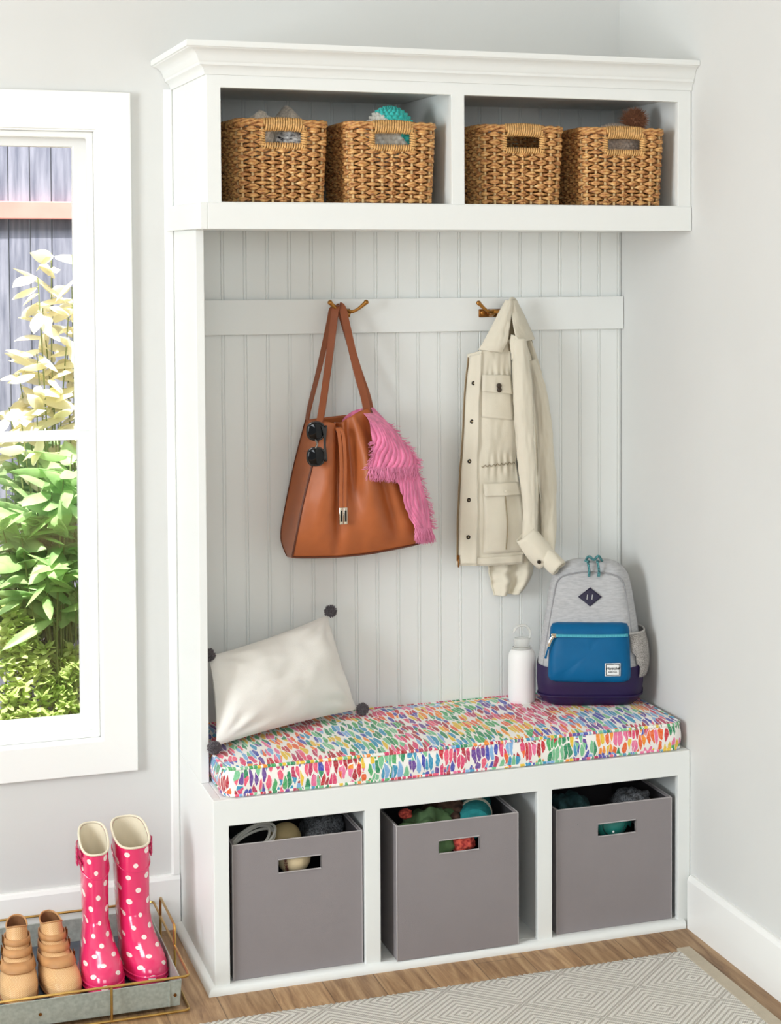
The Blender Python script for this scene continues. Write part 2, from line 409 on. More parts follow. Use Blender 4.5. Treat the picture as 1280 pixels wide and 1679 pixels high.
def rrect(w, d, r, n):
    """n points evenly spaced round a rounded rectangle, front edge centre first (front is -y side at y=0, back at y=d)"""
    segs = []
    dense = []
    hw = w/2
    def arc(cx, cy, a0):
        for k in range(9):
            a = a0+PI/2*k/8; dense.append((cx+r*math.cos(a), cy+r*math.sin(a)))
    dense.append((0, 0)); arc(hw-r, r, -PI/2); arc(hw-r, d-r, 0); arc(-hw+r, d-r, PI/2); arc(-hw+r, r, PI); dense.append((0, 0))
    ds = [0]
    for a, b_ in zip(dense, dense[1:]): ds.append(ds[-1]+math.dist(a, b_))
    T = ds[-1]; out = []; j = 0
    for i in range(n):
        s_ = T*i/n
        while ds[j+1] < s_: j += 1
        k = (s_-ds[j])/max(1e-9, ds[j+1]-ds[j]); out.append((lerp(dense[j][0], dense[j+1][0], k), lerp(dense[j][1], dense[j+1][1], k)))
    return out
def in_hole(x, y, z): return y < .03 and abs(x) < .048 and z > .133
def make_basket(rnd):
    root = thing('wicker_basket', (0, 0, 0), '', 'basket')
    ns = 38; sub = 6; n = ns*sub
    body = MB(); nrow = 19
    for i in range(nrow):
        z = .008+i*.0097
        k = .945+.055*min(1, z/.16)
        base = rrect(BW*k-.012, BDp*k-.012, .024, n)
        for st in (-1, 1):
            pts = []; rads = []; segs = [(pts, rads)]
            for j in range(n+1):
                x, y = base[j % n]; y += BDp*(1-k)*.5+.006
                x2, y2 = base[(j+1) % n]; y2 += BDp*(1-k)*.5+.006
                tx, ty = x2-x, y2-y; l = math.hypot(tx, ty) or 1; nx, ny = ty/l, -tx/l
                c_ = math.cos(PI*(j/sub + i)); o = .0062*c_
                dz = st*(.0029*math.cos(PI*(j/sub+i)/1.0+.9*st*0)*(.5+.5*c_)+.0012*math.sin(PI*j/sub*.5+i))
                jt = rnd.uniform(-.0008, .0008); jz = rnd.uniform(-.0008, .0008)
                zz = z+dz+jz
                if in_hole(x, y, zz+.004):
                    if pts: pts = []; rads = []; segs.append((pts, rads))
                    continue
                pts.append((x+nx*(o+jt), y+ny*(o+jt), zz)); rads.append((.0029+.0012*max(0, c_))*rnd.uniform(.88, 1.12))
            for q, rd in segs:
                if len(q) > 2: body.tube(q, rd, 6)
    ob = body.build('woven_body', M_wick, root, ang=80)
    MB().rings([[(x, y+.012, z) for x, y in rrect(BW*.93-.02, BDp*.93-.02, .02, 40)] for z in (0, .005)]).build('base', M_bdark, root)
    stk = MB()
    bs = rrect(BW-.012, BDp-.012, .024, ns)
    for j in range(ns):
        x, y = bs[j]; q = []
        for i in range(10):
            z = .002+i*.0212; k = .945+.055*min(1, z/.16)
            xx, yy = x*k, (y-BDp/2)*k+BDp/2+.004
            if in_hole(xx, yy, z): break
            q.append((xx, yy, z))
        if len(q) > 1: stk.tube(q, .003, 6)
    stk.build('stake_ribs', M_stake, ob)
    rim = MB(); rp = rrect(BW-.004, BDp-.004, .026, 120)
    for st in range(4):
        rim.tube([(x, y+.003, .19+.0055*math.sin(2*PI*(j/10+st/4))) if False else (x*(1+.03*math.cos(2*PI*(j/12+st/4))), (y-BDp/2)*(1+.022*math.cos(2*PI*(j/12+st/4)))+BDp/2+.003, .188+.0058*math.sin(2*PI*(j/12+st/4))) for j, (x, y) in enumerate(rp)], .0042, 6, closed=True)
    rim.build('braided_rim', M_wick, root, ang=80)
    wr = MB()   # wrapped grip and the wrapped edge below the opening
    for (zc, ry, rz, t0, hw_, tr) in ((.183, .0115, .0145, 16, .047, .0027), (.134, .007, .0065, 17, .05, .0024)):
        q = []
        for j in range(t0*12+1):
            a = 2*PI*j/12; u = j/(t0*12)
            q.append((-hw_+2*hw_*u, .004-ry*math.cos(a), zc+rz*math.sin(a)+(.0022*math.sin(u*PI) if zc > .16 else 0)))
        wr.tube(q, tr, 6)
    for sx in (-1, 1):
        q = []
        for j in range(7*10+1):
            a = 2*PI*j/10; u = j/70
            q.append((sx*.05+.006*math.cos(a), .004-.007*math.sin(a), .134+.04*u))
        wr.tube(q, .0024, 6)
    wr.build('wrapped_handle', M_wrap, root, ang=80)
    return root
_rnd = random.Random(5)
bk0 = make_basket(_rnd)
spots = [((.190, -.428, 1.853), 2, 'wicker basket holding a grey knit, first from the left in the upper cubbies'),
         ((.452, -.44, 1.853), -1.5, 'wicker basket with a teal and white crochet hat showing above its rim'),
         ((.786, -.437, 1.853), 1, 'wicker basket with an empty dark handle hole, left one in the right cubby'),
         ((1.054, -.44, 1.853), -3.5, 'wicker basket with a brown fur pompom poking out of it')]
for i, (lc, rz, lb) in enumerate(spots):
    o = bk0 if i == 0 else copy_tree(bk0)
    o.location = lc; o.rotation_euler.z = R(rz); tag(o, lb, 'basket', 'wicker baskets in the upper cubbies')

# ---------------------------------------------------------------- knitwear in the baskets
def knit(c, rx, ry, rz, nu, nv, amp):
    """crochet-like lumpy dome"""
    def fn(d):
        th = math.acos(max(-1, min(1, d.z))); ph = math.atan2(d.y, d.x)
        row = th*nv; off = .5*(int(row/PI) % 2)
        return 1+amp*(abs(math.sin(row))*abs(math.sin(ph*nu+off*PI)))-.5*amp
    return MB().ball(c, rx, ry, rz, 150, 75, fn)
def stripe_mat(name, ca, cb, edge, axis=0, bump=.6, bs=500):
    m = mat(name, ca, .9, bump=bump, bscale=bs, sheen=.3); nt = m.node_tree; p = nt.nodes['Principled BSDF']
    tc = nd(nt, 'ShaderNodeTexCoord'); sx = nd(nt, 'ShaderNodeSeparateXYZ'); nt.links.new(tc.outputs['Object'], sx.inputs[0])
    nz = nd(nt, 'ShaderNodeTexNoise'); nz.inputs['Scale'].default_value = 90; nt.links.new(tc.outputs['Object'], nz.inputs['Vector'])
    v = math_(nt, 'ADD', math_(nt, 'MULTIPLY_ADD', sx.outputs[2], .8, sx.outputs[axis]), math_(nt, 'MULTIPLY_ADD', nz.outputs[0], .02, -.01))
    g = math_(nt, 'GREATER_THAN', v, edge)
    mx = nd(nt, 'ShaderNodeMix', data_type='RGBA'); nt.links.new(g, mx.inputs[0]); mx.inputs[6].default_value = lin(ca); mx.inputs[7].default_value = lin(cb)
    nt.links.new(mx.outputs[2], p.inputs['Base Color']); return m
M_teal_knit = stripe_mat('crochet_yarn', (226, 222, 210), (64, 205, 196), .070)
o = knit((.474, -.335, 2.018), .064, .07, .075, 10, 20, .11).build('crochet_hat', M_teal_knit, origin=(.474, -.335, 1.945), ang=180)
tag(o, 'teal and white crochet hat tucked in the second basket from the left', 'hat')
M_gknit = mat('grey_wool', (214, 204, 190), .95, var=.22, vscale=160, bump=.9, bscale=420, sheen=.4)
M_nordic = mat('nordic_knit', (232, 232, 230), .95, col2=(28, 30, 42), vscale=85, bump=.8, bscale=400, stretch=(1, 1, 2))
def lump(c, rx, ry, rz, seed, amp=.35, sc=1.6, n=60, m=36):
    return MB().ball(c, rx, ry, rz, n, m, lambda d: 1+amp*N.noise(d*sc+Vector((seed, seed*.7, -seed)))+.08*N.noise(d*6+Vector((seed,)*3)))
mb = MB()     # scarf folded into a peak
pk = [(.15, .0), (.185, .01), (.205, .028), (.222, .05), (.24, .03), (.268, .005)]
def ridge(x):
    for (a, za), (b_, zb) in zip(pk, pk[1:]):
        if a <= x <= b_: return lerp(za, zb, (x-a)/(b_-a))
    return 0
g = []
for i in range(40):
    t = i/39; row = []
    for j in range(50):
        s_ = j/49; x = .13+.14*s_; f = math.sin(PI*t)
        zz = 1.96+(.078+ridge(x))*f**.8+.012*N.noise(Vector((x*30, t*4, 1)))
        row.append((x+.01*math.sin(t*6), -.385+.16*t, zz))
    g.append(row)
mb.grid(g)
o = mb.build('wool_scarf', M_gknit, origin=(.2, -.32, 1.95), solid=.006); tag(o, 'grey wool scarf peaking over the rim of the leftmost basket', 'scarf')
o = lump((.148, -.36, 2.018), .036, .045, .05, 3.1).build('wool_mitten', M_gknit, origin=(.148, -.36, 1.965)); tag(o, 'pale grey wool mitten at the left edge of the leftmost basket', 'mitten')
o = lump((.219, -.384, 2.0), .036, .022, .032, 7.7, .2).build('patterned_glove', M_nordic, origin=(.219, -.384, 1.965)); tag(o, 'dark glove with white pattern seen through the leftmost basket handle', 'glove')
# pompom hat in the last basket
hat = thing('pompom_hat', (1.06, -.33, 1.945), 'grey knit hat with a brown fur pompom in the rightmost basket', 'hat')
knit((1.066, -.345, 2.008), .07, .066, .058, 14, 22, .08).build('knit_cap', mat('taupe_wool', (176, 160, 146), .95, var=.25, vscale=180, bump=.8, bscale=420, sheen=.4), hat, ang=180)
M_fur = mat('brown_fur', (168, 116, 86), .7, var=.35, vscale=120)
mb = MB(); rr = random.Random(9); pc = Vector((1.125, -.335, 2.075))
mb.ball(pc, .02, n=14, m=10)
for k in range(1500):
    d = Vector((rr.gauss(0, 1), rr.gauss(0, 1), rr.gauss(.25, 1))).normalized(); L_ = rr.uniform(.024, .042)
    a = pc+d*.014; e = pc+d*L_+Vector((rr.uniform(-.006, .006), rr.uniform(-.006, .006), rr.uniform(-.006, .004)))
    if e.z > 2.111: e.z = 2.111
    mid = (a+e)/2+Vector((rr.uniform(-.003, .003),)*3)
    mb.tube([a, mid, e], [.0009, .0007, .00015], 3, cap=False)
mb.build('fur_pompom', M_fur, hat, ang=180)

# ================================================================ fabric bins
M_bin = mat('grey_canvas', (143, 136, 137), .85, var=.03, vscale=6, bump=.25, bscale=900, stretch=(1, 1, .6))
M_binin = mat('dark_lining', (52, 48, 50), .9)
M_bintrim = mat('pale_grey_edge', (178, 172, 172), .8)
def make_bin(name, x0, x1, yf, dep, h, label, hx, rz=0):
    """hx: handle centre offset from the middle"""
    w_ = x1-x0; z0 = .0195
    root = thing(name, ((x0+x1)/2, yf, z0), label, 'storage bin', 'grey fabric bins under the bench')
    hw, t = w_/2, .006
    a, b_, hz0, hz1 = hx-.0515, hx+.0515, h-.079, h-.0465
    def loc(mb): return mb.xform(Matrix.Translation(root.location))
    mb = MB()
    X = [-hw, a, b_, hw]; Zs = [0, hz0, hz1, h]
    vs, fs = [], []
    for y in (0, t):
        for z in Zs:
            for x in X: vs.append((x, y, z))
    id_ = lambda i, k, l: l*16+k*4+i
    for i in range(3):
        for k in range(3):
            if i == 1 and k == 1: continue
            for l in (0, 1): fs.append((id_(i, k, l), id_(i+1, k, l), id_(i+1, k+1, l), id_(i, k+1, l)))
    for (p, q) in (((1, 1), (2, 1)), ((2, 1), (2, 2)), ((2, 2), (1, 2)), ((1, 2), (1, 1))): fs.append((id_(*p, 0), id_(*q, 0), id_(*q, 1), id_(*p, 1)))
    for i in range(3): fs.append((id_(i, 0, 0), id_(i+1, 0, 0), id_(i+1, 0, 1), id_(i, 0, 1))); fs.append((id_(i, 3, 0), id_(i+1, 3, 0), id_(i+1, 3, 1), id_(i, 3, 1)))
    for k in range(3): fs.append((id_(0, k, 0), id_(0, k+1, 0), id_(0, k+1, 1), id_(0, k, 1))); fs.append((id_(3, k, 0), id_(3, k+1, 0), id_(3, k+1, 1), id_(3, k, 1)))
    mb.add(vs, fs)
    loc(mb).build('front_panel', M_bin, root, smooth=False, bevel=.0012)
    mb = MB().box(-hw, -hw+t, t, dep-t, 0, h).box(hw-t, hw, t, dep-t, 0, h).box(-hw, hw, dep-t, dep, 0, h).box(-hw+t, hw-t, t, dep-t, 0, .006)
    loc(mb).build('bin_box', M_bin, root, smooth=False, bevel=.0012)
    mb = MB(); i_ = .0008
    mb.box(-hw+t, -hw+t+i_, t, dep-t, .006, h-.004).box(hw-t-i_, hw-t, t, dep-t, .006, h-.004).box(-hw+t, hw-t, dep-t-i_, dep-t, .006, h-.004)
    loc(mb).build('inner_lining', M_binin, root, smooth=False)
    mb = MB().tube([(a, -.0006, hz0), (b_, -.0006, hz0), (b_, -.0006, hz1), (a, -.0006, hz1)], .0017, 6, closed=True)
    loc(mb).build('handle_binding', M_bintrim, root)
    mb = MB()
    for x in (-hw, hw): mb.tube([(x, .0005, 0), (x, .0005, h)], .0014, 6)
    mb.tube([(-hw, .0005, h), (hw, .0005, h)], .0016, 6).tube([(-hw, .0005, h), (-hw, dep-.001, h)], .0014, 6).tube([(hw, .0005, h), (hw, dep-.001, h)], .0014, 6)
    loc(mb).build('edge_piping', M_bintrim, root)
    root.rotation_euler.z = R(rz)
    return root
make_bin('storage_bin', .046, .3575, -.470, .40, .324, 'grey fabric bin with a baseball in its handle hole, left one under the bench', .004)
make_bin('storage_bin', .4375, .7475, -.494, .40, .331, 'grey fabric bin pulled slightly forward, middle one under the bench', .002)
make_bin('storage_bin', .8585, 1.173, -.470, .40, .317, 'grey fabric bin with a teal toy in its handle hole, right one under the bench', .005)
# contents ---------------------------------------------------------------
M_cable = mat('white_cable', (222, 218, 208), .45)
mb = MB(); q = []
for k in range(150):
    a = k/150*2*PI*3.6; r = .052+.008*math.sin(a*.37)
    q.append((.107+r*math.cos(a)*1.0, -.385+r*.65*math.sin(a)+.006*math.sin(a*.5), .318+.030*math.sin(a+.9)*1.0+.008*math.sin(a*.21)))
mb.tube(q, .0035, 8); o = mb.build('cable_coil', M_cable, origin=(.107, -.385, .30)); tag(o, 'loops of white cable at the left of the leftmost bin', 'cable')
ball = thing('baseball', (.203, -.417, .242), 'worn cream baseball with stitched seam in the leftmost bin', 'ball')
MB().ball((.203, -.417, .283), .041, n=40, m=28).build('cover', mat('ball_leather', (216, 196, 158), .6, var=.1, vscale=40, bump=.2), ball)
st = MB(); cen = Vector((.203, -.417, .283))
sm_pts = []
n_ax = Vector((.9, -.35, .12)).normalized(); u_ax = n_ax.orthogonal().normalized(); v_ax = n_ax.cross(u_ax)
for k in range(60):
    a = 2*PI*k/60; sm_pts.append(cen+(n_ax*-.32+(u_ax*math.cos(a)+v_ax*math.sin(a))*.947)*.0412)
st.tube(sm_pts, .0009, 5, closed=True)
for k in range(60):
    p = sm_pts[k]; nrm = (p-cen).normalized(); t = (sm_pts[(k+1) % 60]-sm_pts[k-1]).normalized(); s_ = nrm.cross(t)
    for sg in (-1, 1): st.tube([p, p+s_*sg*.0042+t*.002+nrm*.0003], .0010, 5)
ll(st.build('stitching', mat('dark_red_thread', (92, 34, 30), .7), ball), 'dark stitched seam')
o = MB().ball((.2, -.338, .305), .039, n=36, m=24).build('softball', mat('yellowed_leather', (206, 182, 132), .6, var=.08, vscale=30, bump=.2), origin=(.2, -.338, .266)); tag(o, 'plain tan ball peeking above the front edge of the leftmost bin', 'ball')
M_blackmesh = mat('black_mesh', (120, 122, 126), .5, col2=(20, 20, 23), vscale=260, bump=.6, bscale=300)
o = lump((.298, -.30, .30), .055, .07, .052, 12.4, .3).build('mesh_pouch', M_blackmesh, origin=(.298, -.3, .245)); tag(o, 'black mesh pouch at the right of the leftmost bin', 'pouch')
M_green = mat('olive_cloth', (84, 112, 72), .9, var=.25, vscale=12, bump=.3, bscale=500)
M_coral = mat('coral_floral', (236, 104, 84), .9, col2=(150, 40, 44), vscale=110, bump=.3, bscale=500)
M_brownp = mat('brown_print', (110, 80, 66), .9, col2=(58, 38, 32), vscale=60)
M_tealtw = mat('teal_towel', (46, 150, 152), .95, var=.12, vscale=80, bump=.7, bscale=500)
def cloth_lump(name, c, r, seed, mt, label, cat, amp=.45, sc=2.2):
    o = lump(c, r[0], r[1], r[2], seed, amp, sc).build(name, mt, origin=(c[0], c[1], c[2]-r[2])); return tag(o, label, cat)
cloth_lump('swim_shirt', (.535, -.42, .3), (.075, .06, .06), 4.2, M_green, 'green folded swim shirt at the left of the middle bin', 'clothing')
cloth_lump('floral_headband', (.485, -.405, .352), (.016, .016, .012), 8.8, M_coral, 'small coral headband lying on the green swim shirt', 'headband', .3)
cloth_lump('floral_swimsuit', (.615, -.462, .287), (.03, .02, .028), 1.7, M_coral, 'coral floral swimsuit seen through the middle bin handle', 'swimsuit', .3)
cloth_lump('printed_wrap', (.615, -.36, .315), (.06, .08, .042), 5.5, M_brownp, 'dark brown printed wrap between green top and teal towel', 'clothing')
tw = thing('rolled_towel', (.672, -.37, .25), 'teal rolled towel with pale woven stripes in the middle bin', 'towel')
mb = MB(); ax0 = Vector((.652, -.44, .318)); ax1 = Vector((.71, -.26, .322))
rs = []
for i in range(14):
    p = ax0.lerp(ax1, i/13); rr_ = .043*(.72+.28*math.sin(PI*min(1, (i+1.2)/4) / 2)) 
    rs.append([p+Vector((math.cos(a)*rr_*1.05, 0, math.sin(a)*rr_)) for a in [2*PI*k/30 for k in range(30)]])
mb.rings(rs).build('towel_roll', M_tealtw, tw)
mb = MB()
for u in (.3, .36):
    p = ax0.lerp(ax1, u); mb.tube([p+Vector((math.cos(a)*.0455, 0, math.sin(a)*.0435)) for a in [2*PI*k/30 for k in range(30)]], .0022, 6, closed=True)
ll(mb.build('woven_stripe', mat('cream_thread', (222, 216, 196), .9), tw), 'pale woven stripe')
toy = thing('toy_fish', (1.02, -.44, .235), 'round teal rubber toy in the handle hole of the rightmost bin', 'toy')
M_trub = mat('teal_rubber', (38, 122, 112), .35)
MB().ball((1.022, -.43, .279), .046, .026, .043, 36, 24).build('body', M_trub, toy)
mb = MB().tube([(1.022+.03*math.cos(a), -.4525+.004*abs(math.cos(a)), .277+.03*math.sin(a)) for a in [2*PI*k/40 for k in range(40)]], .0015, 6, closed=True)
mb.build('groove_ring', mat('dark_teal', (16, 50, 50), .5), toy)
mb = MB().rings([[(1.06+.0+.018*t, -.43-.004*s_, .279+(.006+.016*t)*s_) for s_ in (-1, -.5, 0, .5, 1)] for t in (0, .5, 1)], closed=False)
mb.build('tail_fin', M_trub, toy, solid=.004)
for dx, dz in ((.008, .014), (-.004, -.018)):
    MB().ball((1.022+dx, -.455, .278+dz), .003, n=12, m=8).build('white_dot', M_trim, toy)
cloth_lump('mesh_snorkel_bag', (1.095, -.39, .302), (.05, .07, .042), 2.9, M_blackmesh, 'dark mesh bag at the right of the rightmost bin', 'bag', .3)
cloth_lump('swim_shorts', (.93, -.37, .3), (.055, .08, .045), 6.3, mat('dark_teal_cloth', (38, 70, 72), .9, var=.4, vscale=50), 'dark teal swim shorts at the left of the rightmost bin', 'clothing')
# ================================================================ seat cushion
def dab_mat():
    m = bpy.data.materials.new('brush_dab_print'); m.use_nodes = True; nt = m.node_tree; L = nt.links; p = nt.nodes['Principled BSDF']
    uv = nd(nt, 'ShaderNodeUVMap', uv_map='UVMap'); nz = nd(nt, 'ShaderNodeTexNoise', noise_dimensions='2D'); nz.inputs['Scale'].default_value = 22; nz.inputs['Detail'].default_value = 2
    L.new(uv.outputs[0], nz.inputs['Vector'])
    sb = nd(nt, 'ShaderNodeVectorMath', operation='SUBTRACT'); L.new(nz.outputs['Color'], sb.inputs[0]); sb.inputs[1].default_value = (.5, .5, .5)
    sc = nd(nt, 'ShaderNodeVectorMath', operation='MULTIPLY_ADD'); L.new(sb.outputs[0], sc.inputs[0]); sc.inputs[1].default_value = (.014, .014, 0); L.new(uv.outputs[0], sc.inputs[2])
    mp = nd(nt, 'ShaderNodeMapping'); mp.inputs['Scale'].default_value = (88, 25, 1); mp.inputs['Rotation'].default_value = (0, 0, R(-4)); L.new(sc.outputs[0], mp.inputs[0])
    vo = nd(nt, 'ShaderNodeTexVoronoi', voronoi_dimensions='2D'); vo.inputs['Scale'].default_value = 1; vo.distance = 'MINKOWSKI'; vo.inputs['Exponent'].default_value = 1.35; vo.inputs['Randomness'].default_value = .72; L.new(mp.outputs[0], vo.inputs['Vector'])
    ve = nd(nt, 'ShaderNodeTexVoronoi', voronoi_dimensions='2D', feature='DISTANCE_TO_EDGE'); ve.inputs['Scale'].default_value = 1; ve.inputs['Randomness'].default_value = .62; L.new(mp.outputs[0], ve.inputs['Vector'])
    # regional hue: clusters of like colours, jittered per dab
    rg = nd(nt, 'ShaderNodeTexVoronoi', voronoi_dimensions='2D'); rg.inputs['Scale'].default_value = 1
    mp2 = nd(nt, 'ShaderNodeMapping'); mp2.inputs['Scale'].default_value = (9.5, 13, 1); 
    wob = nd(nt, 'ShaderNodeVectorMath', operation='MULTIPLY_ADD'); L.new(vo.outputs['Color'], wob.inputs[0]); wob.inputs[1].default_value = (.05, .045, 0); L.new(uv.outputs[0], wob.inputs[2])
    L.new(wob.outputs[0], mp2.inputs[0]); L.new(mp2.outputs[0], rg.inputs['Vector'])
    s1 = nd(nt, 'ShaderNodeSeparateColor'); L.new(rg.outputs['Color'], s1.inputs[0]); s2 = nd(nt, 'ShaderNodeSeparateColor'); L.new(vo.outputs['Color'], s2.inputs[0])
    key = math_(nt, 'FRACT', math_(nt, 'ADD', s1.outputs[0], math_(nt, 'MULTIPLY', s2.outputs[1], .30)))
    rp = nd(nt, 'ShaderNodeValToRGB'); rp.color_ramp.interpolation = 'CONSTANT'; e = rp.color_ramp.elements
    cols = [(226, 62, 112), (204, 22, 44), (238, 112, 158), (240, 98, 24), (250, 146, 22), (236, 196, 40), (64, 170, 96), (22, 140, 90), (120, 196, 146), (40, 150, 190), (126, 176, 222), (64, 74, 176), (104, 58, 150), (190, 42, 92), (238, 88, 120), (176, 18, 40)]
    e[0].color = lin(cols[0]); e[1].position = 1/16; e[1].color = lin(cols[1])
    for i in range(2, 16): e.new(i/16).color = lin(cols[i])
    L.new(key, rp.inputs[0])
    # watercolour tone inside the dab
    t = nd(nt, 'ShaderNodeTexNoise', noise_dimensions='2D'); t.inputs['Scale'].default_value = 180; L.new(uv.outputs[0], t.inputs['Vector'])
    mxw = nd(nt, 'ShaderNodeMix', data_type='RGBA'); L.new(math_(nt, 'MULTIPLY', math_(nt, 'SUBTRACT', t.outputs[0], .35), .35), mxw.inputs[0]); L.new(rp.outputs[0], mxw.inputs[6]); mxw.inputs[7].default_value = lin((250, 245, 238))
    thr = math_(nt, 'MULTIPLY_ADD', s2.outputs[2], .22, .46)
    ed = nd(nt, 'ShaderNodeTexNoise', noise_dimensions='2D'); ed.inputs['Scale'].default_value = 110; L.new(uv.outputs[0], ed.inputs['Vector'])
    inn = math_(nt, 'LESS_THAN', math_(nt, 'ADD', vo.outputs['Distance'], math_(nt, 'MULTIPLY_ADD', ed.outputs[0], .2, -.1)), thr)
    msk = math_(nt, 'MULTIPLY', inn, math_(nt, 'GREATER_THAN', ve.outputs['Distance'], .045))
    mx = nd(nt, 'ShaderNodeMix', data_type='RGBA'); L.new(msk, mx.inputs[0]); mx.inputs[6].default_value = lin((246, 242, 236)); L.new(mxw.outputs[2], mx.inputs[7])
    L.new(mx.outputs[2], p.inputs['Base Color']); p.inputs['Roughness'].default_value = .85; p.inputs['Sheen Weight'].default_value = .15
    n2 = nd(nt, 'ShaderNodeTexNoise'); n2.inputs['Scale'].default_value = 1500; b = nd(nt, 'ShaderNodeBump'); b.inputs['Strength'].default_value = .15; b.inputs['Distance'].default_value = .001
    L.new(uv.outputs[0], n2.inputs['Vector']); L.new(n2.outputs[0], b.inputs['Height']); L.new(b.outputs[0], p.inputs['Normal'])
    return m
M_dab = dab_mat()
cu = thing('seat_cushion', (.62, -.25, Hb), 'long box cushion with multicoloured brush-dab print on the white bench', 'cushion')
cx0_, cx1_, cy0_, cy1_ = .031, 1.203, -.472, -.02; cz0, cz1 = Hb+.001, .524
def cush_side(u, zt):  # gentle bulge of the side bands
    return .007*math.sin(PI*zt)
CW, CD, CR, NP = cx1_-cx0_, cy1_-cy0_, .03, 240
ccx = (cx0_+cx1_)/2
def peri(inset):
    return [(ccx+x, cy0_+inset+y) for x, y in rrect(CW-2*inset, CD-2*inset, max(.004, CR-inset), NP)]
def top_z(x, y, inset):
    a = min(inset, .08)/.08
    return cz1+.012*math.sqrt(a)+.004*N.noise(Vector((x*6, y*8, 2)))*min(1, a*2)
mb = MB(); base_v = None
insets = [0, .004, .01, .02, .035, .055, .08, .11, .14, .17, .2, .219]
rs = [[(x, y, top_z(x, y, i_)) for x, y in peri(i_)] for i_ in insets]
mb.rings(rs, True, False, True)
for i, v in enumerate(mb.v): mb.uv[i] = (v.x, v.y*.6)
side = []; P0 = peri(0); b0 = len(mb.v); arc = [0]
for i in range(1, NP+1): arc.append(arc[-1]+math.dist(P0[i % NP], P0[i-1]))
P, U = [], []
for k in range(9):
    zt = k/8; row, ur = [], []
    for i in range(NP+1):
        x, y = P0[i % NP]; xa, ya = P0[(i+1) % NP]; xb, yb_ = P0[(i-1) % NP]
        tx, ty = xa-xb, ya-yb_; l = math.hypot(tx, ty); nx, ny = ty/l, -tx/l
        u = x if i not in (0, NP) else ccx
        bl = .007*math.sin(PI*zt)*(1+.4*N.noise(Vector((x*9, 3, 0))))
        row.append((x+nx*bl, y+ny*bl, lerp(cz0, cz1, zt))); ur.append((arc[i], cy0_-(cz1-lerp(cz0, cz1, zt))+3.0))
    P.append(row); U.append(ur)
mb.grid(P, U)
mb.add([(x, y, cz0) for x, y in P0], [tuple(range(NP))])
mb.build('cushion_body', M_dab, cu, ang=50)
for nm, z in (('top_piping', cz1+.001), ('bottom_piping', cz0+.0045)):
    q = [(x, y, z) for x, y in P0]
    mb = MB().tube(q, .0042, 8, closed=True)
    acc = 0
    for i in range(len(mb.v)): mb.uv[i] = (mb.v[i].x+mb.v[i].y*.35, 9.3+mb.v[i].z*.6+ (mb.v[i].x-mb.v[i].y)*.35)
    mb.build(nm, M_dab, cu)
# ================================================================ scatter pillow
M_linen = mat('ivory_linen', (244, 241, 234), .9, var=.02, vscale=9, bump=.35, bscale=700, sheen=.2)
pil = thing('throw_pillow', (.22, -.22, .53), 'ivory throw pillow with a dark pompom at each corner, propped in the alcove', 'pillow')
BL, BR_, TR, TL = Vector((.036, -.325, .546)), Vector((.438, -.118, .552)), Vector((.374, -.068, .795)), Vector((.040, -.215, .742))
nrm = ((BR_-BL).cross(TL-BL)).normalized()
if nrm.y > 0: nrm = -nrm
n_ = 44
def pil_pt(s_, t, side):
    e = lambda q: q
    p = BL.lerp(BR_, s_).lerp(TL.lerp(TR, s_), t)
    c = (BL+BR_+TR+TL)/4
    # concave edges between the corners
    ss, tt = 2*s_-1, 2*t-1
    pull = .05*((abs(ss)**6)*(1-tt*tt)+(abs(tt)**6)*(1-ss*ss))
    p = p.lerp(c, pull)
    f = max(0, (1-abs(ss)**2.4))*max(0, (1-abs(tt)**2.4))
    wr = N.noise(Vector((s_*3.2, t*3.2, side*5)))*.014+N.noise(Vector((s_*8, t*8, side*5+1)))*.004
    # radiating corner creases
    cr_ = 0
    for (cs, ct) in ((0, 0), (1, 0), (1, 1), (0, 1)):
        dx, dy = s_-cs, t-ct; r_ = math.hypot(dx, dy); ang = math.atan2(dy, dx); cr_ += math.sin(ang*11+cs*2)*.0065*math.exp(-((r_-.2)/.13)**2)
    return p+nrm*side*(.062*f**.62+(wr+cr_)*min(1, f*3))
mb = MB()
mb.grid([[pil_pt(i/n_, j/n_, 1) for i in range(n_+1)] for j in range(n_+1)])
mb.grid([[pil_pt(i/n_, j/n_, -1) for i in range(n_+1)] for j in range(n_+1)])
lowest = min(v.z for v in mb.v)
mb.build('pillow_cover', M_linen, pil, ang=180)
M_pom = mat('charcoal_yarn', (70, 64, 68), .95, col2=(112, 104, 108), vscale=300, sheen=.3)
rr = random.Random(3)
for c, d in ((BL, (-.006, -.012, -.006)), (BR_, (.014, -.002, .0)), (TR, (.008, .0, .009)), (TL, (-.002, -.012, .006))):
    pc = c+Vector(d); pc.z = max(pc.z, .5455); mb = MB(); mb.ball(pc, .0125, n=14, m=10)
    for k in range(420):
        dd = Vector((rr.gauss(0, 1), rr.gauss(0, 1), rr.gauss(0, 1))).normalized(); L_ = rr.uniform(.0148, .0178)
        mb.tube([pc+dd*.011, pc+dd*L_+Vector((rr.uniform(-.0015, .0015), rr.uniform(-.0015, .0015), 0))], [.0012, .0009], 4)
    ll(mb.build('pom_pom', M_pom, pil, ang=180), 'dark grey pompom')

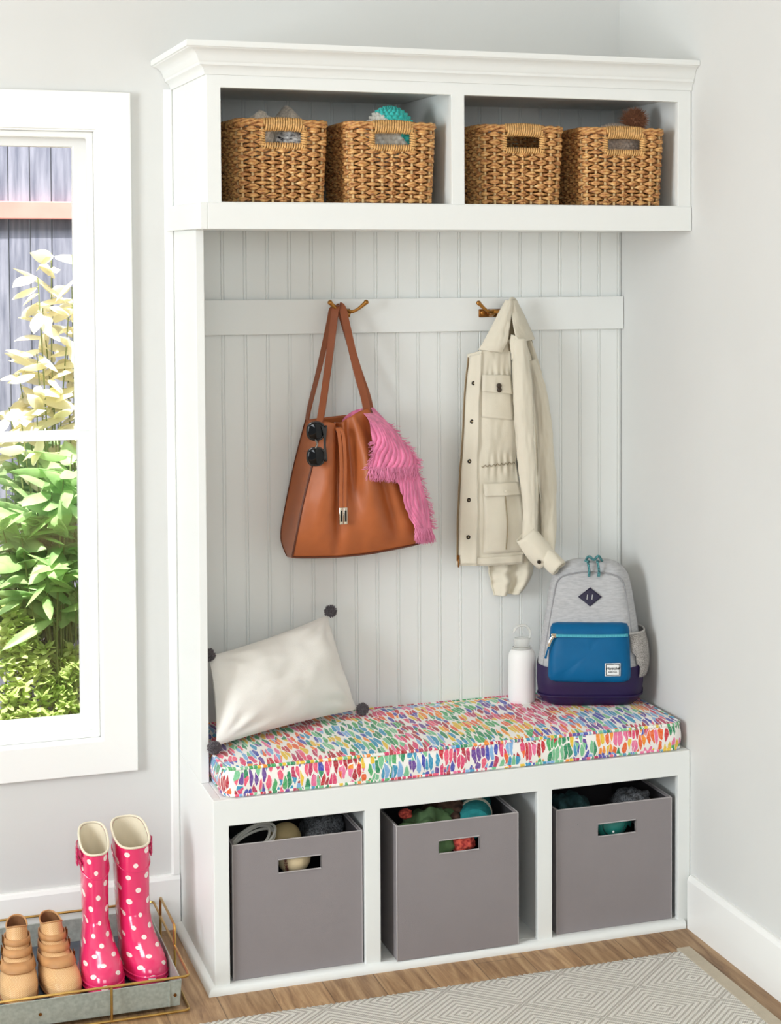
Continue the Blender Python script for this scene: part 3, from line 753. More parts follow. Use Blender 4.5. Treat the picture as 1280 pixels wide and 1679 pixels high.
# ================================================================ handbag
M_leather = mat('tan_leather', (172, 94, 50), .4, var=.08, vscale=14, bump=.18, bscale=900, spec=.45)
M_leather_d = mat('leather_edge', (92, 46, 26), .5)
M_strap = mat('strap_leather', (142, 76, 42), .45, var=.06, vscale=20, bump=.15, bscale=900)
M_bagin = mat('bag_lining', (70, 42, 28), .9)
M_steel = mat('polished_nickel', (214, 206, 188), .18, 1)
bag = thing('handbag', (.43, -.1, .94), 'tan leather tote bag hanging by its straps from the left hook', 'bag')
FL = [(0.3400, -0.1650, 1.3100), (0.3140, -0.1750, 1.2110), (0.2860, -0.1850, 1.1130), (0.2680, -0.1850, 1.0290), (0.2610, -0.1650, 0.9680)]
FR = [(0.4720, -0.1300, 1.3370), (0.5080, -0.1650, 1.2330), (0.5450, -0.1800, 1.1310), (0.5820, -0.1750, 1.0310), (0.5990, -0.1500, 0.9820)]
BLs = [(0.3190, -0.0750, 1.3060), (0.2950, -0.0550, 1.2000), (0.2710, -0.0450, 1.0810), (0.2590, -0.0450, 1.0030), (0.2700, -0.0600, 0.9550)]
BRs = [(0.4970, -0.0750, 1.3190), (0.5470, -0.0600, 1.2220), (0.5970, -0.0450, 1.1130), (0.6330, -0.0450, 1.0140), (0.6320, -0.0600, 0.9770)]
NB = 44; NS_ = 56
def bag_front(s_, t):
    a, b_ = crom(FL, t), crom(FR, t); p = a.lerp(b_, s_)
    # top edge sags to the tie; bottom edge bows down
    top = (1-t)**2.2
    p.z -= .017*top*math.exp(-((s_-.36)/.24)**2)
    p.z -= .011*t**6*math.sin(PI*s_)
    # bulge, gathered pleat by the tie and two slanting folds
    bul = .022*math.sin(PI*min(1, max(0, s_)))**.7*math.sin(PI*min(1, .25+.62*t))
    pl = .042*math.exp(-((s_-.335-.02*t)/.05)**2)*(1-t)**.65
    pl2 = .030*math.exp(-((s_-.50-.05*t+.12*t*t)/.075)**2)*math.exp(-((t-.30)/.3)**2)
    pl3 = .016*math.exp(-((s_-.80-.03*t)/.05)**2)*math.exp(-((t-.6)/.25)**2)
    rg = .018*math.exp(-((s_-.66)/.09)**2)*math.exp(-((t-.38)/.3)**2) + .012*math.exp(-((s_-.17)/.1)**2)*math.exp(-((t-.42)/.3)**2)
    wr = .0035*N.noise(Vector((s_*5, t*4, 3)))+.0016*N.noise(Vector((s_*14, t*9, 8)))
    p.y += pl+pl2+pl3-bul-rg+wr*min(1, 6*s_*(1-s_)*4)
    return p
def bag_back(s_, t):
    a, b_ = crom(BLs, t), crom(BRs, t); p = a.lerp(b_, s_); p.y += .012*math.sin(PI*s_); p.y = min(p.y, -.024); p.z -= .008*t**6*math.sin(PI*s_); return p
rs = []
for i in range(NB+1):
    t = i/NB; ring = [bag_front(j/NS_, t) for j in range(NS_+1)]
    fr, bk_ = ring[-1], bag_back(1, t)
    for k in range(1, 8):
        q = fr.lerp(bk_, k/8); q.x += -.012*math.sin(PI*k/8)*(1-t)*.5; ring.append(q)
    ring += [bag_back(1-j/20, t) for j in range(21)]
    bl, fl = bag_back(0, t), bag_front(0, t)
    for k in range(1, 8):
        q = bl.lerp(fl, k/8); q.x += .010*math.sin(PI*k/8)*math.sin(PI*min(1, t*1.2)); ring.append(q)
    rs.append(ring)
mb = MB().rings(rs, True, False, False)
n0 = len(rs[0]); c_ = sum((Vector(p) for p in rs[-1]), Vector())/n0
mb.add(list(rs[-1])+[c_], [(i, (i+1) % n0, n0) for i in range(n0)])
body = mb.build('bag_body', M_leather, bag, solid=.003, off=-1, ang=60)
# dark lining sheet across the inside, below the mouth
mb = MB().grid([[bag_front(j/NS_, .2).lerp(bag_back(j/NS_, .2), k/6)+Vector((0, .004 if k == 0 else 0, 0)) for k in range(7)] for j in range(1, NS_)]); mb.build('bag_lining', M_bagin, bag, ang=60)
# piped seams at the gusset edges and round the bottom
mb = MB().tube([bag_front(0, i/30)+Vector((0, -.0012, 0)) for i in range(31)]+[bag_front(j/30, 1)+Vector((0, -.001, -.001)) for j in range(1, 31)]+[bag_front(1, 1-i/30)+Vector((.0005, -.0012, 0)) for i in range(1, 31)], .0026, 7)
mb.build('piping', M_leather_d, body)
mb = MB().tube([bag_back(0, i/30) for i in range(31)], .002, 6); mb.build('piping', M_leather_d, body)
# tie: two thin laces with a metal end clasp
for dx in (0, .0105):
    pts = [Vector((0.3750, -0.1700, 1.2840))+Vector((dx*.4, 0, 0)), Vector((0.3730, -0.1860, 1.2900))+Vector((dx*.7, 0, .002)), Vector((0.3770, -0.1950, 1.2710))+Vector((dx, 0, 0)), Vector((0.3800, -0.2000, 1.2030))+Vector((dx, 0, 0)), Vector((0.3780, -0.2030, 1.1340))+Vector((dx, 0, 0)), Vector((0.3770, -0.2060, 1.0900))+Vector((dx, 0, 0))]
    ribbon(MB(), smooth_path(pts, 30), .0085, .0028, (1, 0, 0)).build('tie_lace', M_leather, bag, bevel=.0006)
    c = Vector((0.3770, -0.2080, 1.0710))+Vector((dx*1.06, 0, 0))
    mb = MB().box(c.x-.0049, c.x+.0049, c.y-.003, c.y+.003, c.z-.0215, c.z+.0215)
    cl = mb.build('metal_clasp', M_steel, bag, bevel=.0012)
    MB().box(c.x-.0026, c.x+.0026, c.y-.0036, c.y-.0028, c.z-.014, c.z+.014).build('clasp_inlay', mat('black_enamel', (18, 14, 12), .2) if dx == 0 else bpy.data.materials['black_enamel'], cl)
    for dz in (-.0175, .0175): MB().ball((c.x, c.y-.0032, c.z+dz), .0017, .0012, .0017, 10, 8).build('clasp_stud', M_steel, cl)
mb = MB().tube([(0.3720, -0.1700, 1.2870), (0.3760, -0.1800, 1.2930), (0.3850, -0.1870, 1.2880), (0.3880, -0.1820, 1.2800), (0.3790, -0.1720, 1.2780)], .0032, 8, closed=True); mb.build('tie_ring', M_leather_d, bag)
# handles over the hook
def handle(pts, w_, wdirs):
    P_ = smooth_path(pts, 60); n = len(P_); wd = [Vector(wdirs[0]).lerp(Vector(wdirs[1]), i/(n-1)) for i in range(n)]
    return ribbon(MB(), P_, w_, .0042, wd)
handle([(0.3310, -0.1700, 1.3000), (0.3440, -0.1500, 1.3390), (0.3700, -0.1100, 1.4450), (0.3910, -0.0850, 1.5530), (0.3980, -0.0780, 1.5890), (0.4090, -0.0740, 1.5980), (0.4170, -0.0780, 1.5890), (0.4230, -0.0880, 1.5530), (0.4410, -0.1150, 1.4440), (0.4580, -0.1320, 1.3660), (0.4650, -0.1360, 1.3250)], .019, [(.55, -.6, .1), (.95, .25, .3)]).build('handle', M_strap, bag, ang=30, bevel=.001)
handle([(0.3210, -0.0780, 1.2970), (0.3290, -0.0740, 1.3370), (0.3590, -0.0650, 1.4430), (0.3870, -0.0550, 1.5520), (0.3960, -0.0530, 1.5870), (0.4060, -0.0520, 1.5950), (0.4160, -0.0530, 1.5870), (0.4290, -0.0570, 1.5440), (0.4560, -0.0680, 1.4410), (0.4810, -0.0780, 1.3610), (0.4910, -0.0800, 1.3100)], .019, [(.12, -.99, .05), (.85, .5, .3)]).build('handle', M_strap, bag, ang=30, bevel=.001)

# ================================================================ sunglasses hooked on the bag
sg = thing('sunglasses', (0.3170, -0.2000, 1.2440), 'black sunglasses hanging folded at the left of the tan bag', 'sunglasses')
M_black = mat('black_acetate', (18, 16, 17), .18, coat=.5)
M_lens = mat('smoke_lens', (8, 8, 9), .05, spec=.4)
lens = []
for (u, v, yb_) in ((518, 707, -.2), (518, 748, -.215)):
    c = on_ = None
L1, L2 = Vector((0.3150, -0.2040, 1.2880)), Vector((0.3120, -0.2160, 1.2250))
def lens_ring(c, k, dy=0):
    out = []
    for i in range(36):
        a = 2*PI*i/36; x = math.cos(a); z = math.sin(a)
        e = 1/(abs(x)**2.6+abs(z)**2.6)**(1/2.6)
        out.append(c+Vector((x*e*.0215*k*(1+.06*z*0), dy+.0035*(x*e)**2*k, z*e*.0225*k)))
    return out
for c in (L1, L2):
    mb = MB().tube([p for p in lens_ring(c, 1)], .0023, 8, closed=True); fr_ = mb.build('lens_rim', M_black, sg)
    mb = MB(); rs_ = [lens_ring(c, k, -.003*(1-k*k)) for k in (.98, .8, .55, .3, .08)]
    mb.rings(rs_, True, False, True); mb.build('lens', M_lens, fr_, solid=.0012)
MB().tube(smooth_path([L1+Vector((-.002, -.002, -.0215)), L1.lerp(L2, .5)+Vector((.002, -.006, 0)), L2+Vector((-.002, -.002, .0215))], 10), .0022, 8).build('bridge', mat('steel_bridge', (150, 146, 140), .25, .9), sg)
for c, sg_ in ((L1, 1), (L2, -1)):
    a = c+Vector((.0225, -.001, .010*sg_)); zend = L2.z-.014 if sg_ == 1 else L1.z+.012
    P_ = smooth_path([a, a+Vector((.004, .004, .0)), Vector((a.x+.003, a.y+.012, lerp(a.z, zend, .35))), Vector((a.x+.001, a.y+.012, lerp(a.z, zend, .8))), Vector((a.x-.004, a.y+.013, zend))], 20)
    ribbon(MB(), P_, [.0055]*14+[.0065]*6, .0026, (1, .2, 0)).build('temple_arm', M_black, sg, bevel=.0008)

# ================================================================ pink scarf
M_pink = mat('pink_gauze', (236, 130, 170), .92, var=.22, vscale=60, bump=.5, bscale=350, stretch=(1, 1, .25), sheen=.3)
sc = thing('fringed_scarf', (0.5080, -0.2000, 1.1820), 'crinkled pink scarf with fringe draped over the right side of the tan bag', 'scarf')
def drape(A, B, nI, nJ, amp, freq, seed, bulge=.0):
    g = []
    for i in range(nI+1):
        t = i/nI; a, b_ = crom(A, t), crom(B, t); row = []
        for j in range(nJ+1):
            s_ = j/nJ; p = a.lerp(b_, s_)
            f = freq*s_+1.9*N.noise(Vector((t*2.4, s_*2, seed)))+t*.6
            o = amp*(math.sin(f*2*PI)*.7+.5*N.noise(Vector((s_*14, t*5, seed+4))))*min(1, .25+1.5*t)
            p.y += o-bulge*math.sin(PI*s_)*min(1, t*3); p.x += .5*amp*math.sin(f*2*PI+1)
            row.append(p)
        g.append(row)
    return g
def fringe(mb, row, d, L_, seed, dens=4):
    rr_ = random.Random(seed)
    for j in range(len(row)-1):
        for k in range(dens):
            p = row[j].lerp(row[j+1], rr_.random()); q = [p+Vector((0, 0, .002))]; cur = p.copy(); dd = Vector(d)
            for m in range(3):
                cur = cur+dd*(L_/3*rr_.uniform(.8, 1.2))+Vector((rr_.uniform(-.005, .005), rr_.uniform(-.004, .004), rr_.uniform(-.003, .003))); q.append(cur.copy())
            mb.tube(q, [.0009, .0008, .0007, .0004], 4)
over = drape([(0.3990, -0.1050, 1.2780), (0.4060, -0.1050, 1.3030), (0.4250, -0.1050, 1.3210), (0.4450, -0.1080, 1.3300), (0.4660, -0.1100, 1.3340)], [(0.4240, -0.1250, 1.2660), (0.4340, -0.1250, 1.2910), (0.4490, -0.1250, 1.3030), (0.4610, -0.1280, 1.3090), (0.4710, -0.1320, 1.3030)], 24, 16, .004, 3, 2.2)
o1 = MB().grid(over).build('tucked_fold', M_pink, sc, solid=.0014, ang=180)
up_ = drape([(0.4530, -0.1200, 1.3310), (0.4550, -0.1850, 1.3080), (0.4610, -0.2000, 1.2680), (0.4630, -0.2080, 1.2320), (0.4510, -0.2120, 1.1920)], [(0.4880, -0.1100, 1.3350), (0.5220, -0.1500, 1.2900), (0.5570, -0.1650, 1.2430), (0.5810, -0.1700, 1.2070), (0.5870, -0.1720, 1.1820)], 70, 90, .0042, 9, 5.5, .012)
o2 = MB().grid(up_).build('upper_layer', M_pink, sc, solid=.0014, ang=180)
lw = drape([(0.4960, -0.1850, 1.2360), (0.5180, -0.2000, 1.1740), (0.5370, -0.2080, 1.1160), (0.5510, -0.2050, 1.0710), (0.5730, -0.2000, 1.0280)], [(0.5730, -0.1550, 1.2250), (0.5920, -0.1650, 1.1590), (0.6100, -0.1650, 1.1030), (0.6220, -0.1620, 1.0540), (0.6260, -0.1600, 1.0200)], 70, 80, .0038, 8, 9.1, .008)
o3 = MB().grid(lw).build('lower_layer', M_pink, sc, solid=.0014, ang=180)
mb = MB(); fringe(mb, up_[-1], Vector((-.2, -.15, -1)), .032, 4, 4); fringe(mb, lw[-1], Vector((.15, 0, -1)), .034, 6, 4)
fringe(mb, [r[-1] for r in up_[14:]], Vector((1, -.1, -.25)), .010, 8, 2); fringe(mb, [r[-1] for r in lw[6:]], Vector((1, -.1, -.3)), .010, 9, 2)
fringe(mb, [r[0] for r in up_[40:]], Vector((-1, -.2, -.6)), .008, 10, 2)
mb.build('fringe', mat('pink_thread', (240, 148, 184), .9), sc, ang=180)

# ================================================================ field jacket
M_khaki = mat('khaki_cotton', (224, 216, 197), .9, var=.035, vscale=8, bump=.35, bscale=800, sheen=.15)
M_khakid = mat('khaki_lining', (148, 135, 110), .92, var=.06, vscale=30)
M_snap = mat('dark_snap', (52, 44, 36), .35, .7)
M_snapc = mat('snap_centre', (196, 178, 140), .4, .6)
jk = thing('field_jacket', (0.8670, -0.0600, 0.9040), 'khaki cotton field jacket hanging by its collar from the right hook', 'jacket')
def sheet(A, B, nI, nJ, yfn, seed, wr=.004, name='panel', mt=None, par=None, thick=.003, sub=0):
    g = []
    for i in range(nI+1):
        t = i/nI; a, b_ = crom(A, t), crom(B, t); row = []
        for j in range(nJ+1):
            s_ = j/nJ; p = a.lerp(b_, s_)
            p.y += yfn(s_, t)+wr*N.noise(Vector((s_*3.5+seed, t*7, seed)))+wr*.45*N.noise(Vector((s_*9+seed, t*16, seed+3)))
            row.append(p)
        g.append(row)
    o = MB().grid(g).build(name, mt or M_khaki, par or jk, solid=thick, ang=180)
    return g, o
# front body panel with the placket
def yf(s_, t):
    gather = .003*math.sin(s_*46)*math.exp(-((t-.155)/.035)**2)*max(0, min(1, (s_-.3)*5)) + .0035*math.sin(s_*52+1)*math.exp(-((t-.535)/.045)**2)*max(0, min(1, (s_-.35)*5))
    waist = .010*math.exp(-((t-.53)/.10)**2)*s_
    return -.020*math.sin(PI*min(1, s_*1.05))*.8+gather+waist-.010*math.exp(-((s_-.26)/.025)**2)*.45*(1 if s_ < .26 else 1)
bodyA = [(0.7600, -0.0620, 1.4650), (0.7480, -0.0660, 1.3690), (0.7390, -0.0680, 1.2480), (0.7310, -0.0700, 1.1260), (0.7250, -0.0700, 1.0120), (0.7220, -0.0700, 0.9030)]
bodyB = [(0.8700, -0.0850, 1.5040), (0.8770, -0.0850, 1.3670), (0.8890, -0.0800, 1.2430), (0.8970, -0.0760, 1.1360), (0.9140, -0.0800, 1.0200), (0.9100, -0.0750, 0.8970)]
gB, oB = sheet(bodyA, bodyB, 90, 50, yf, 1.3, .006, 'front_panel')
def on_body(s_, t, d=.004):
    i = min(89, max(0, t*90)); j = min(49, max(0, s_*50)); i0, j0 = int(i), int(j); fi, fj = i-i0, j-j0
    p = gB[i0][j0].lerp(gB[i0][j0+1], fj).lerp(gB[i0+1][j0].lerp(gB[i0+1][j0+1], fj), fi)
    return p+Vector((0, -d, 0))
# placket seam, hem band, zip
MB().grid([[on_body(s_, t, .0042+.0010*math.sin(PI*(s_-.03)/.24)) for s_ in [.03+.24*k/8 for k in range(9)]] for t in [.02+.965*i/60 for i in range(61)]]).build('placket', M_khaki, oB, solid=.002, ang=180)
MB().grid([[on_body(s_, t, .0032) for s_ in [k/24 for k in range(25)]] for t in [.945, .96, .98, 1.0]]).build('hem_band', M_khaki, oB, solid=.002, ang=180)
zt = [on_body(.012, .03+.93*i/60, .0035) for i in range(61)]
MB().tube(zt, .0026, 6, flat=.6).build('zipper', mat('brass_zip_tape', (132, 112, 82), .6, .1), oB)
zp = zt[-1]; mb = MB().box(zp.x-.0035, zp.x+.0045, zp.y-.005, zp.y-.001, zp.z-.002, zp.z+.014); mb.tube([(zp.x+.001, zp.y-.006, zp.z+.004), (zp.x+.001, zp.y-.0065, zp.z-.018)], .0025, 8)
mb.build('zipper_pull', M_bronze, oB, bevel=.0008)
for t in (.165, .335, .51, .685, .855):
    p = on_body(.145, t, .0062)
    s0 = MB().lathe([(.0001, 0), (.0056, 0), (.0058, .0012), (.0045, .0022), (.0024, .0015), (.0001, .0015)], p, 18, 'y').build('snap_button', M_snap, oB)
    MB().lathe([(.0001, .0012), (.0018, .0012), (.0016, .002), (.0001, .0022)], p, 12, 'y').build('snap_centre', M_snapc, s0)
def patch(s0, s1, t0, t1, d, name, skew=0, pts=9, lift=0.0):
    return MB().grid([[on_body(s_, t+skew*(s_-s0)/(s1-s0), d+lift*(t-t0)/(t1-t0)) for s_ in [lerp(s0, s1, k/pts) for k in range(pts+1)]] for t in [lerp(t0, t1, k/14) for k in range(15)]]).build(name, M_khaki, oB, solid=.0022, ang=180)
patch(.33, .97, .19, .315, .0045, 'chest_pocket', .012)
patch(.30, 1.0, .13, .20, .0075, 'chest_pocket_flap', .015, lift=.004)
for k, (s_, t) in enumerate(((.66, .178), (.665, .195))):
    p = on_body(s_, t, .013+k*.001); MB().lathe([(.0001, 0), (.0068, 0), (.007, .0015), (.005, .0032), (.0001, .0034)], p, 20, 'y').build('horn_button', mat('horn', (58, 46, 34), .3) if k == 0 else bpy.data.materials['horn'], oB)
patch(.36, 1.0, .66, .93, .0045, 'cargo_pocket', .0)
patch(.36, 1.0, .615, .672, .0085, 'cargo_pocket_flap', .015, lift=.005)
MB().tube([on_body(.70, lerp(.685, .915, i/20), .0075) for i in range(21)], .0018, 6).build('pocket_pleat', M_khakid, oB)
p = on_body(.70, .658, .016); MB().lathe([(.0001, 0), (.0035, 0), (.003, .0015), (.0001, .0017)], p, 14, 'y').build('flap_snap', M_khaki, oB)
for t in (.535,): MB().tube([on_body(lerp(.34, .97, i/30), t+.006*math.sin(i*1.7), .0042) for i in range(31)], .0011, 5).build('waist_cord_seam', M_khakid, oB)
# rear panel seen to the right of the front sleeve
sheet([(0.8890, -0.0500, 1.5200), (0.9270, -0.0500, 1.4290), (0.9380, -0.0480, 1.2970), (0.9420, -0.0460, 1.1640), (0.9460, -0.0450, 1.0470), (0.9490, -0.0450, 0.9300)], [(0.9400, -0.0450, 1.5080), (0.9750, -0.0440, 1.4110), (0.9910, -0.0420, 1.2940), (1.0030, -0.0400, 1.1600), (1.0080, -0.0400, 1.0430), (1.0060, -0.0400, 0.9430)], 70, 30, lambda s_, t: -.012*math.sin(PI*s_)+.010*math.sin(s_*13+t*4), 4.4, .010, 'rear_panel')
sheet([(0.8220, -0.0400, 0.8960), (0.8260, -0.0420, 0.8710), (0.8340, -0.0450, 0.8380), (0.8400, -0.0470, 0.8090)], [(0.9470, -0.0400, 0.9210), (0.9540, -0.0420, 0.8880), (0.9450, -0.0450, 0.8470), (0.9200, -0.0470, 0.8120)], 24, 40, lambda s_, t: .014*math.sin(s_*13+t*1.4), 7.7, .008, 'rear_hem', M_khaki)
sheet([(0.8920, -0.0520, 1.5160), (0.9070, -0.0500, 1.4300), (0.9010, -0.0460, 1.3310), (0.9010, -0.0440, 1.2310), (0.9090, -0.0420, 1.1310)], [(0.9430, -0.0460, 1.5140), (0.9610, -0.0440, 1.4280), (0.9690, -0.0420, 1.3280), (0.9730, -0.0400, 1.2280), (0.9690, -0.0400, 1.1290)], 40, 12, lambda s_, t: 0, 2.1, .003, 'lining', M_khakid)
# sleeves: soft tubes with long wrinkles
def sleeve(cpts, rx, ry, seed, name, wr=.10):
    n = 70; rs_ = []
    P_ = smooth_path(cpts, n)
    for i, p in enumerate(P_):
        t = i/(n-1); a_ = crom([(x, 0, 0) for x in rx], t).x; b2 = crom([(x, 0, 0) for x in ry], t).x
        T = (P_[min(n-1, i+1)]-P_[max(0, i-1)]).normalized(); u = Vector((1, 0, 0)); u = (u-T*u.dot(T)).normalized(); v_ = T.cross(u)
        ring = []
        for k in range(40):
            an = 2*PI*k/40; q = 1+wr*N.noise(Vector((math.cos(an)*1.6+seed, math.sin(an)*1.6, t*7)))+wr*.6*N.noise(Vector((math.cos(an)*3+seed, math.sin(an)*3, t*20)))
            ring.append(p+u*math.cos(an)*a_*q+v_*math.sin(an)*b2*q)
        rs_.append(ring)
    mb = MB().rings(rs_, True, True, False)
    return mb.build(name, M_khaki, jk, ang=180), P_
s1, _ = sleeve([(0.8890, -0.1050, 1.5050), (0.8910, -0.1180, 1.4010), (0.8950, -0.1220, 1.2880), (0.9030, -0.1220, 1.1730), (0.9120, -0.1200, 1.0580), (0.9120, -0.1200, 0.9680)], [.018, .025, .025, .023, .019, .021], [.016, .024, .024, .022, .018, .018], 3.3, 'front_sleeve', .15)
s2, _ = sleeve([(0.9410, -0.0600, 1.4460), (0.9640, -0.0660, 1.3470), (0.9750, -0.0680, 1.2310), (0.9810, -0.0700, 1.1150), (0.9790, -0.0850, 1.0170), (0.9600, -0.1250, 0.9280)], [.012, .02, .022, .022, .02, .02], [.012, .018, .02, .02, .018, .018], 8.6, 'rear_sleeve', .2)
# turned-back cuffs
def cuff(c0, c1, r0, r1, name, seed, par):
    c0, c1 = Vector(c0), Vector(c1); T = (c1-c0).normalized(); u = Vector((0, 1, 0)); u = (u-T*u.dot(T)).normalized(); v_ = T.cross(u); rs_ = []
    for i in range(9):
        t = i/8; p = c0.lerp(c1, t); r = lerp(r0, r1, t)*(1+.10*math.sin(PI*t))
        rs_.append([p+(u*math.cos(a)*r*.8+v_*math.sin(a)*r)*(1+.12*N.noise(Vector((math.cos(a)*2+seed, math.sin(a)*2, t*2)))) for a in [2*PI*k/36 for k in range(36)]])
    return MB().rings(rs_, True, False, False).build(name, M_khaki, par, solid=.003, ang=180)
cuff((0.8980, -0.1220, 0.9840), (0.9580, -0.1280, 0.9100), .028, .031, 'turned_cuff', 1.5, s1)
cuff((0.9460, -0.1300, 0.9330), (0.9800, -0.1650, 0.8930), .020, .022, 'turned_cuff', 6.5, s2)
p = Vector((0.9270, -0.1550, 0.9120)); MB().lathe([(.0001, -.004), (.0052, -.004), (.005, .0015), (.0001, .002)], p, 16, 'y').build('cuff_button', M_snap, s1)
# collar: stand over the hook and two leaves
def leaf_sheet(A, B, name, yfn, seed, mt=None):
    return sheet(A, B, 30, 22, yfn, seed, .003, name, mt, None, .0038)
leaf_sheet([(0.8590, -0.0850, 1.6080), (0.8390, -0.0880, 1.5760), (0.8170, -0.0920, 1.5390), (0.7970, -0.0940, 1.5060), (0.7800, -0.0900, 1.4780)], [(0.8820, -0.0820, 1.6100), (0.8700, -0.0980, 1.5710), (0.8600, -0.1050, 1.5310), (0.8550, -0.1060, 1.4990), (0.8430, -0.1000, 1.4700)], 'left_collar', lambda s_, t: -.010*math.sin(PI*s_), 2.8)
leaf_sheet([(0.8720, -0.0800, 1.6080), (0.8710, -0.0940, 1.5760), (0.8730, -0.1040, 1.5440), (0.8770, -0.1100, 1.5150), (0.8830, -0.1080, 1.4970)], [(0.8920, -0.0720, 1.6090), (0.9100, -0.0620, 1.5810), (0.9290, -0.0550, 1.5480), (0.9440, -0.0520, 1.5180), (0.9510, -0.0520, 1.5010)], 'right_collar', lambda s_, t: -.012*math.sin(PI*s_), 5.2)
sheet([(0.8740, -0.0700, 1.5950), (0.8690, -0.0800, 1.5460), (0.8640, -0.0850, 1.5040), (0.8670, -0.0850, 1.4730)], [(0.8870, -0.0680, 1.5950), (0.8860, -0.0750, 1.5460), (0.8890, -0.0800, 1.5040), (0.8910, -0.0840, 1.4730)], 16, 8, lambda s_, t: 0, 1.1, .002, 'collar_lining', M_khakid)
sheet([(0.8670, -0.1040, 1.5180), (0.8620, -0.1080, 1.4960), (0.8640, -0.1120, 1.4670), (0.8660, -0.1120, 1.4500)], [(0.8820, -0.1120, 1.5120), (0.8830, -0.1180, 1.4990), (0.8790, -0.1200, 1.4830), (0.8690, -0.1140, 1.4470)], 10, 8, lambda s_, t: 0, 1.9, .002, 'lapel_tip')
mb = MB().tube(smooth_path([(0.8720, -0.0800, 1.6000), (0.8760, -0.0800, 1.6110), (0.8880, -0.0740, 1.6100), (0.8990, -0.0640, 1.5950)], 14), .005, 8, flat=.5); mb.build('collar_fold', M_khaki, jk)

# ================================================================ water bottle
wb = thing('water_bottle', (.886, -.13, .535), 'white water bottle with a clear ring cap, standing beside the backpack', 'bottle')
M_sleeve = mat('white_silicone', (240, 239, 236), .5)
M_clear = mat('clear_plastic', (232, 232, 226), .25, alpha=.42)
cb = Vector((.886, -.13, .535))
MB().lathe([(.0001, 0), (.031, 0), (.0345, .003), (.0365, .012), (.0365, .118), (.035, .129), (.0315, .138), (.0275, .1425), (.0262, .1435), (.0262, .140), (.0001, .14)], cb, 48).build('silicone_sleeve', M_sleeve, wb)
MB().lathe([(.0262, .142), (.0262, .1465), (.0258, .149), (.0225, .1495), (.0225, .142)], cb, 40).build('glass_neck', M_clear, wb)
MB().lathe([(.0001, .150), (.0205, .150), (.0212, .152), (.0212, .170), (.020, .1725), (.0001, .173)], cb, 40).build('cap', M_clear, wb)
rg_ = [cb+Vector((.024*math.cos(a), .0, .182+.024*math.sin(a))) for a in [PI*(-.2)+PI*1.1*i/30 for i in range(31)]]
MB().tube(rg_, .0036, 10).build('carry_loop', M_clear, wb)

# ================================================================ backpack
bp_ = thing('backpack', (1.028, -.262, .536), 'grey backpack with blue front pocket and purple base, standing on the cushion', 'backpack')
def heather():
    m = mat('grey_heather', (190, 190, 191), .92, col2=(172, 172, 174), vscale=110, bump=.3, bscale=700, stretch=(.5, .5, 2.6), sheen=.2); return m
M_hea = heather(); M_pur = mat('purple_nylon', (36, 18, 66), .5, var=.06, vscale=30, bump=.15, bscale=900)
M_blu = mat('blue_nylon', (0, 92, 140), .45, var=.04, vscale=30, bump=.12, bscale=900, spec=.22)
M_tealz = mat('teal_zip', (64, 168, 190), .5, bump=.8, bscale=900)
M_navy = mat('navy_leather', (34, 30, 56), .55)
BT = Matrix.Translation(Vector((1.028, -.262, .536))) @ Matrix.Rotation(R(-23), 4, 'Z')
BW_ = [(0, .225, .098), (.012, .255, .125), (.03, .272, .142), (.06, .280, .15), (.1, .280, .15), (.166, .264, .142), (.21, .250, .132), (.26, .234, .120), (.305, .220, .106), (.335, .204, .092), (.355, .178, .076), (.368, .142, .06), (.375, .10, .045)]
def bsec(z):
    w_, d = interp(BW_, z); return w_, d
def bring(z, n=72, grow=0.0):
    w_, d = bsec(z); w_ += 2*grow; d += 2*grow; lean = .045*(z/.375)**1.6; out = []; r = min(.046, d*.45, w_*.45)
    for x, y in rrect(w_, d, r, n):
        t = 1-abs(2*x/w_)**2.2
        y2 = y-grow+lean+(bsec(0.06)[1]-d+2*grow)*.45
        if y < d*.5: y2 -= .012*max(0, t)*math.sin(PI*min(1, z/.36+.08))
        sgn = N.noise(Vector((x*11, y*11, z*9)))*.004+N.noise(Vector((x*25, y*25, z*22)))*.0015
        out.append(Vector((x*(1+sgn*2), y2+sgn, z)))
    return out
def bbuild(mb, name, mt, par=None, **k): mb.xform(BT); return mb.build(name, mt, par or bp_, **k)
zs = [.088+(.375-.088)*i/36 for i in range(37)]
bbuild(MB().rings([bring(z) for z in zs], True, False, True), 'main_body', M_hea, ang=180)
# purple base rises at the outer edges
rsb = []
for i in range(15):
    t = i/14; ring = bring(.001+.0985*t, grow=.0015); w_ = bsec(.06)[0]
    rsb.append([p+Vector((0, 0, t**3*.012*abs(2*p.x/w_)**2)) for p in ring])
pb = bbuild(MB().rings(rsb, True, True, False), 'padded_base', M_pur, ang=180)
bbuild(MB().tube([p+Vector((0, -.001, 0)) for p in bring(.03, grow=.003)], .0024, 6, closed=True), 'base_seam', M_pur, pb)
def front_y(x, z):
    ring = bring(z); ym = sum(p.y for p in ring)/len(ring); best = min((p for p in ring if p.y < ym), key=lambda p: abs(p.x-x)); return best.y
# arched front seam, with the zip line along it
q = []
arch = [(-1, .105+.215*i/16) for i in range(17)]+[(-math.cos(PI*i/16)*.98, .320+.028*math.sin(PI*i/16)**.7) for i in range(1, 16)]+[(1, .32-.215*i/16) for i in range(17)]
for u, z in arch:
    x = u*(.5*bsec(min(.335, z))[0]-.017); q.append(Vector((x, front_y(x, z)-.0018, z)))
q = smooth_path(q, 160)
bbuild(MB().tube(q, .0021, 6), 'arched_seam', mat('heather_seam', (150, 150, 152), .9), ang=180)
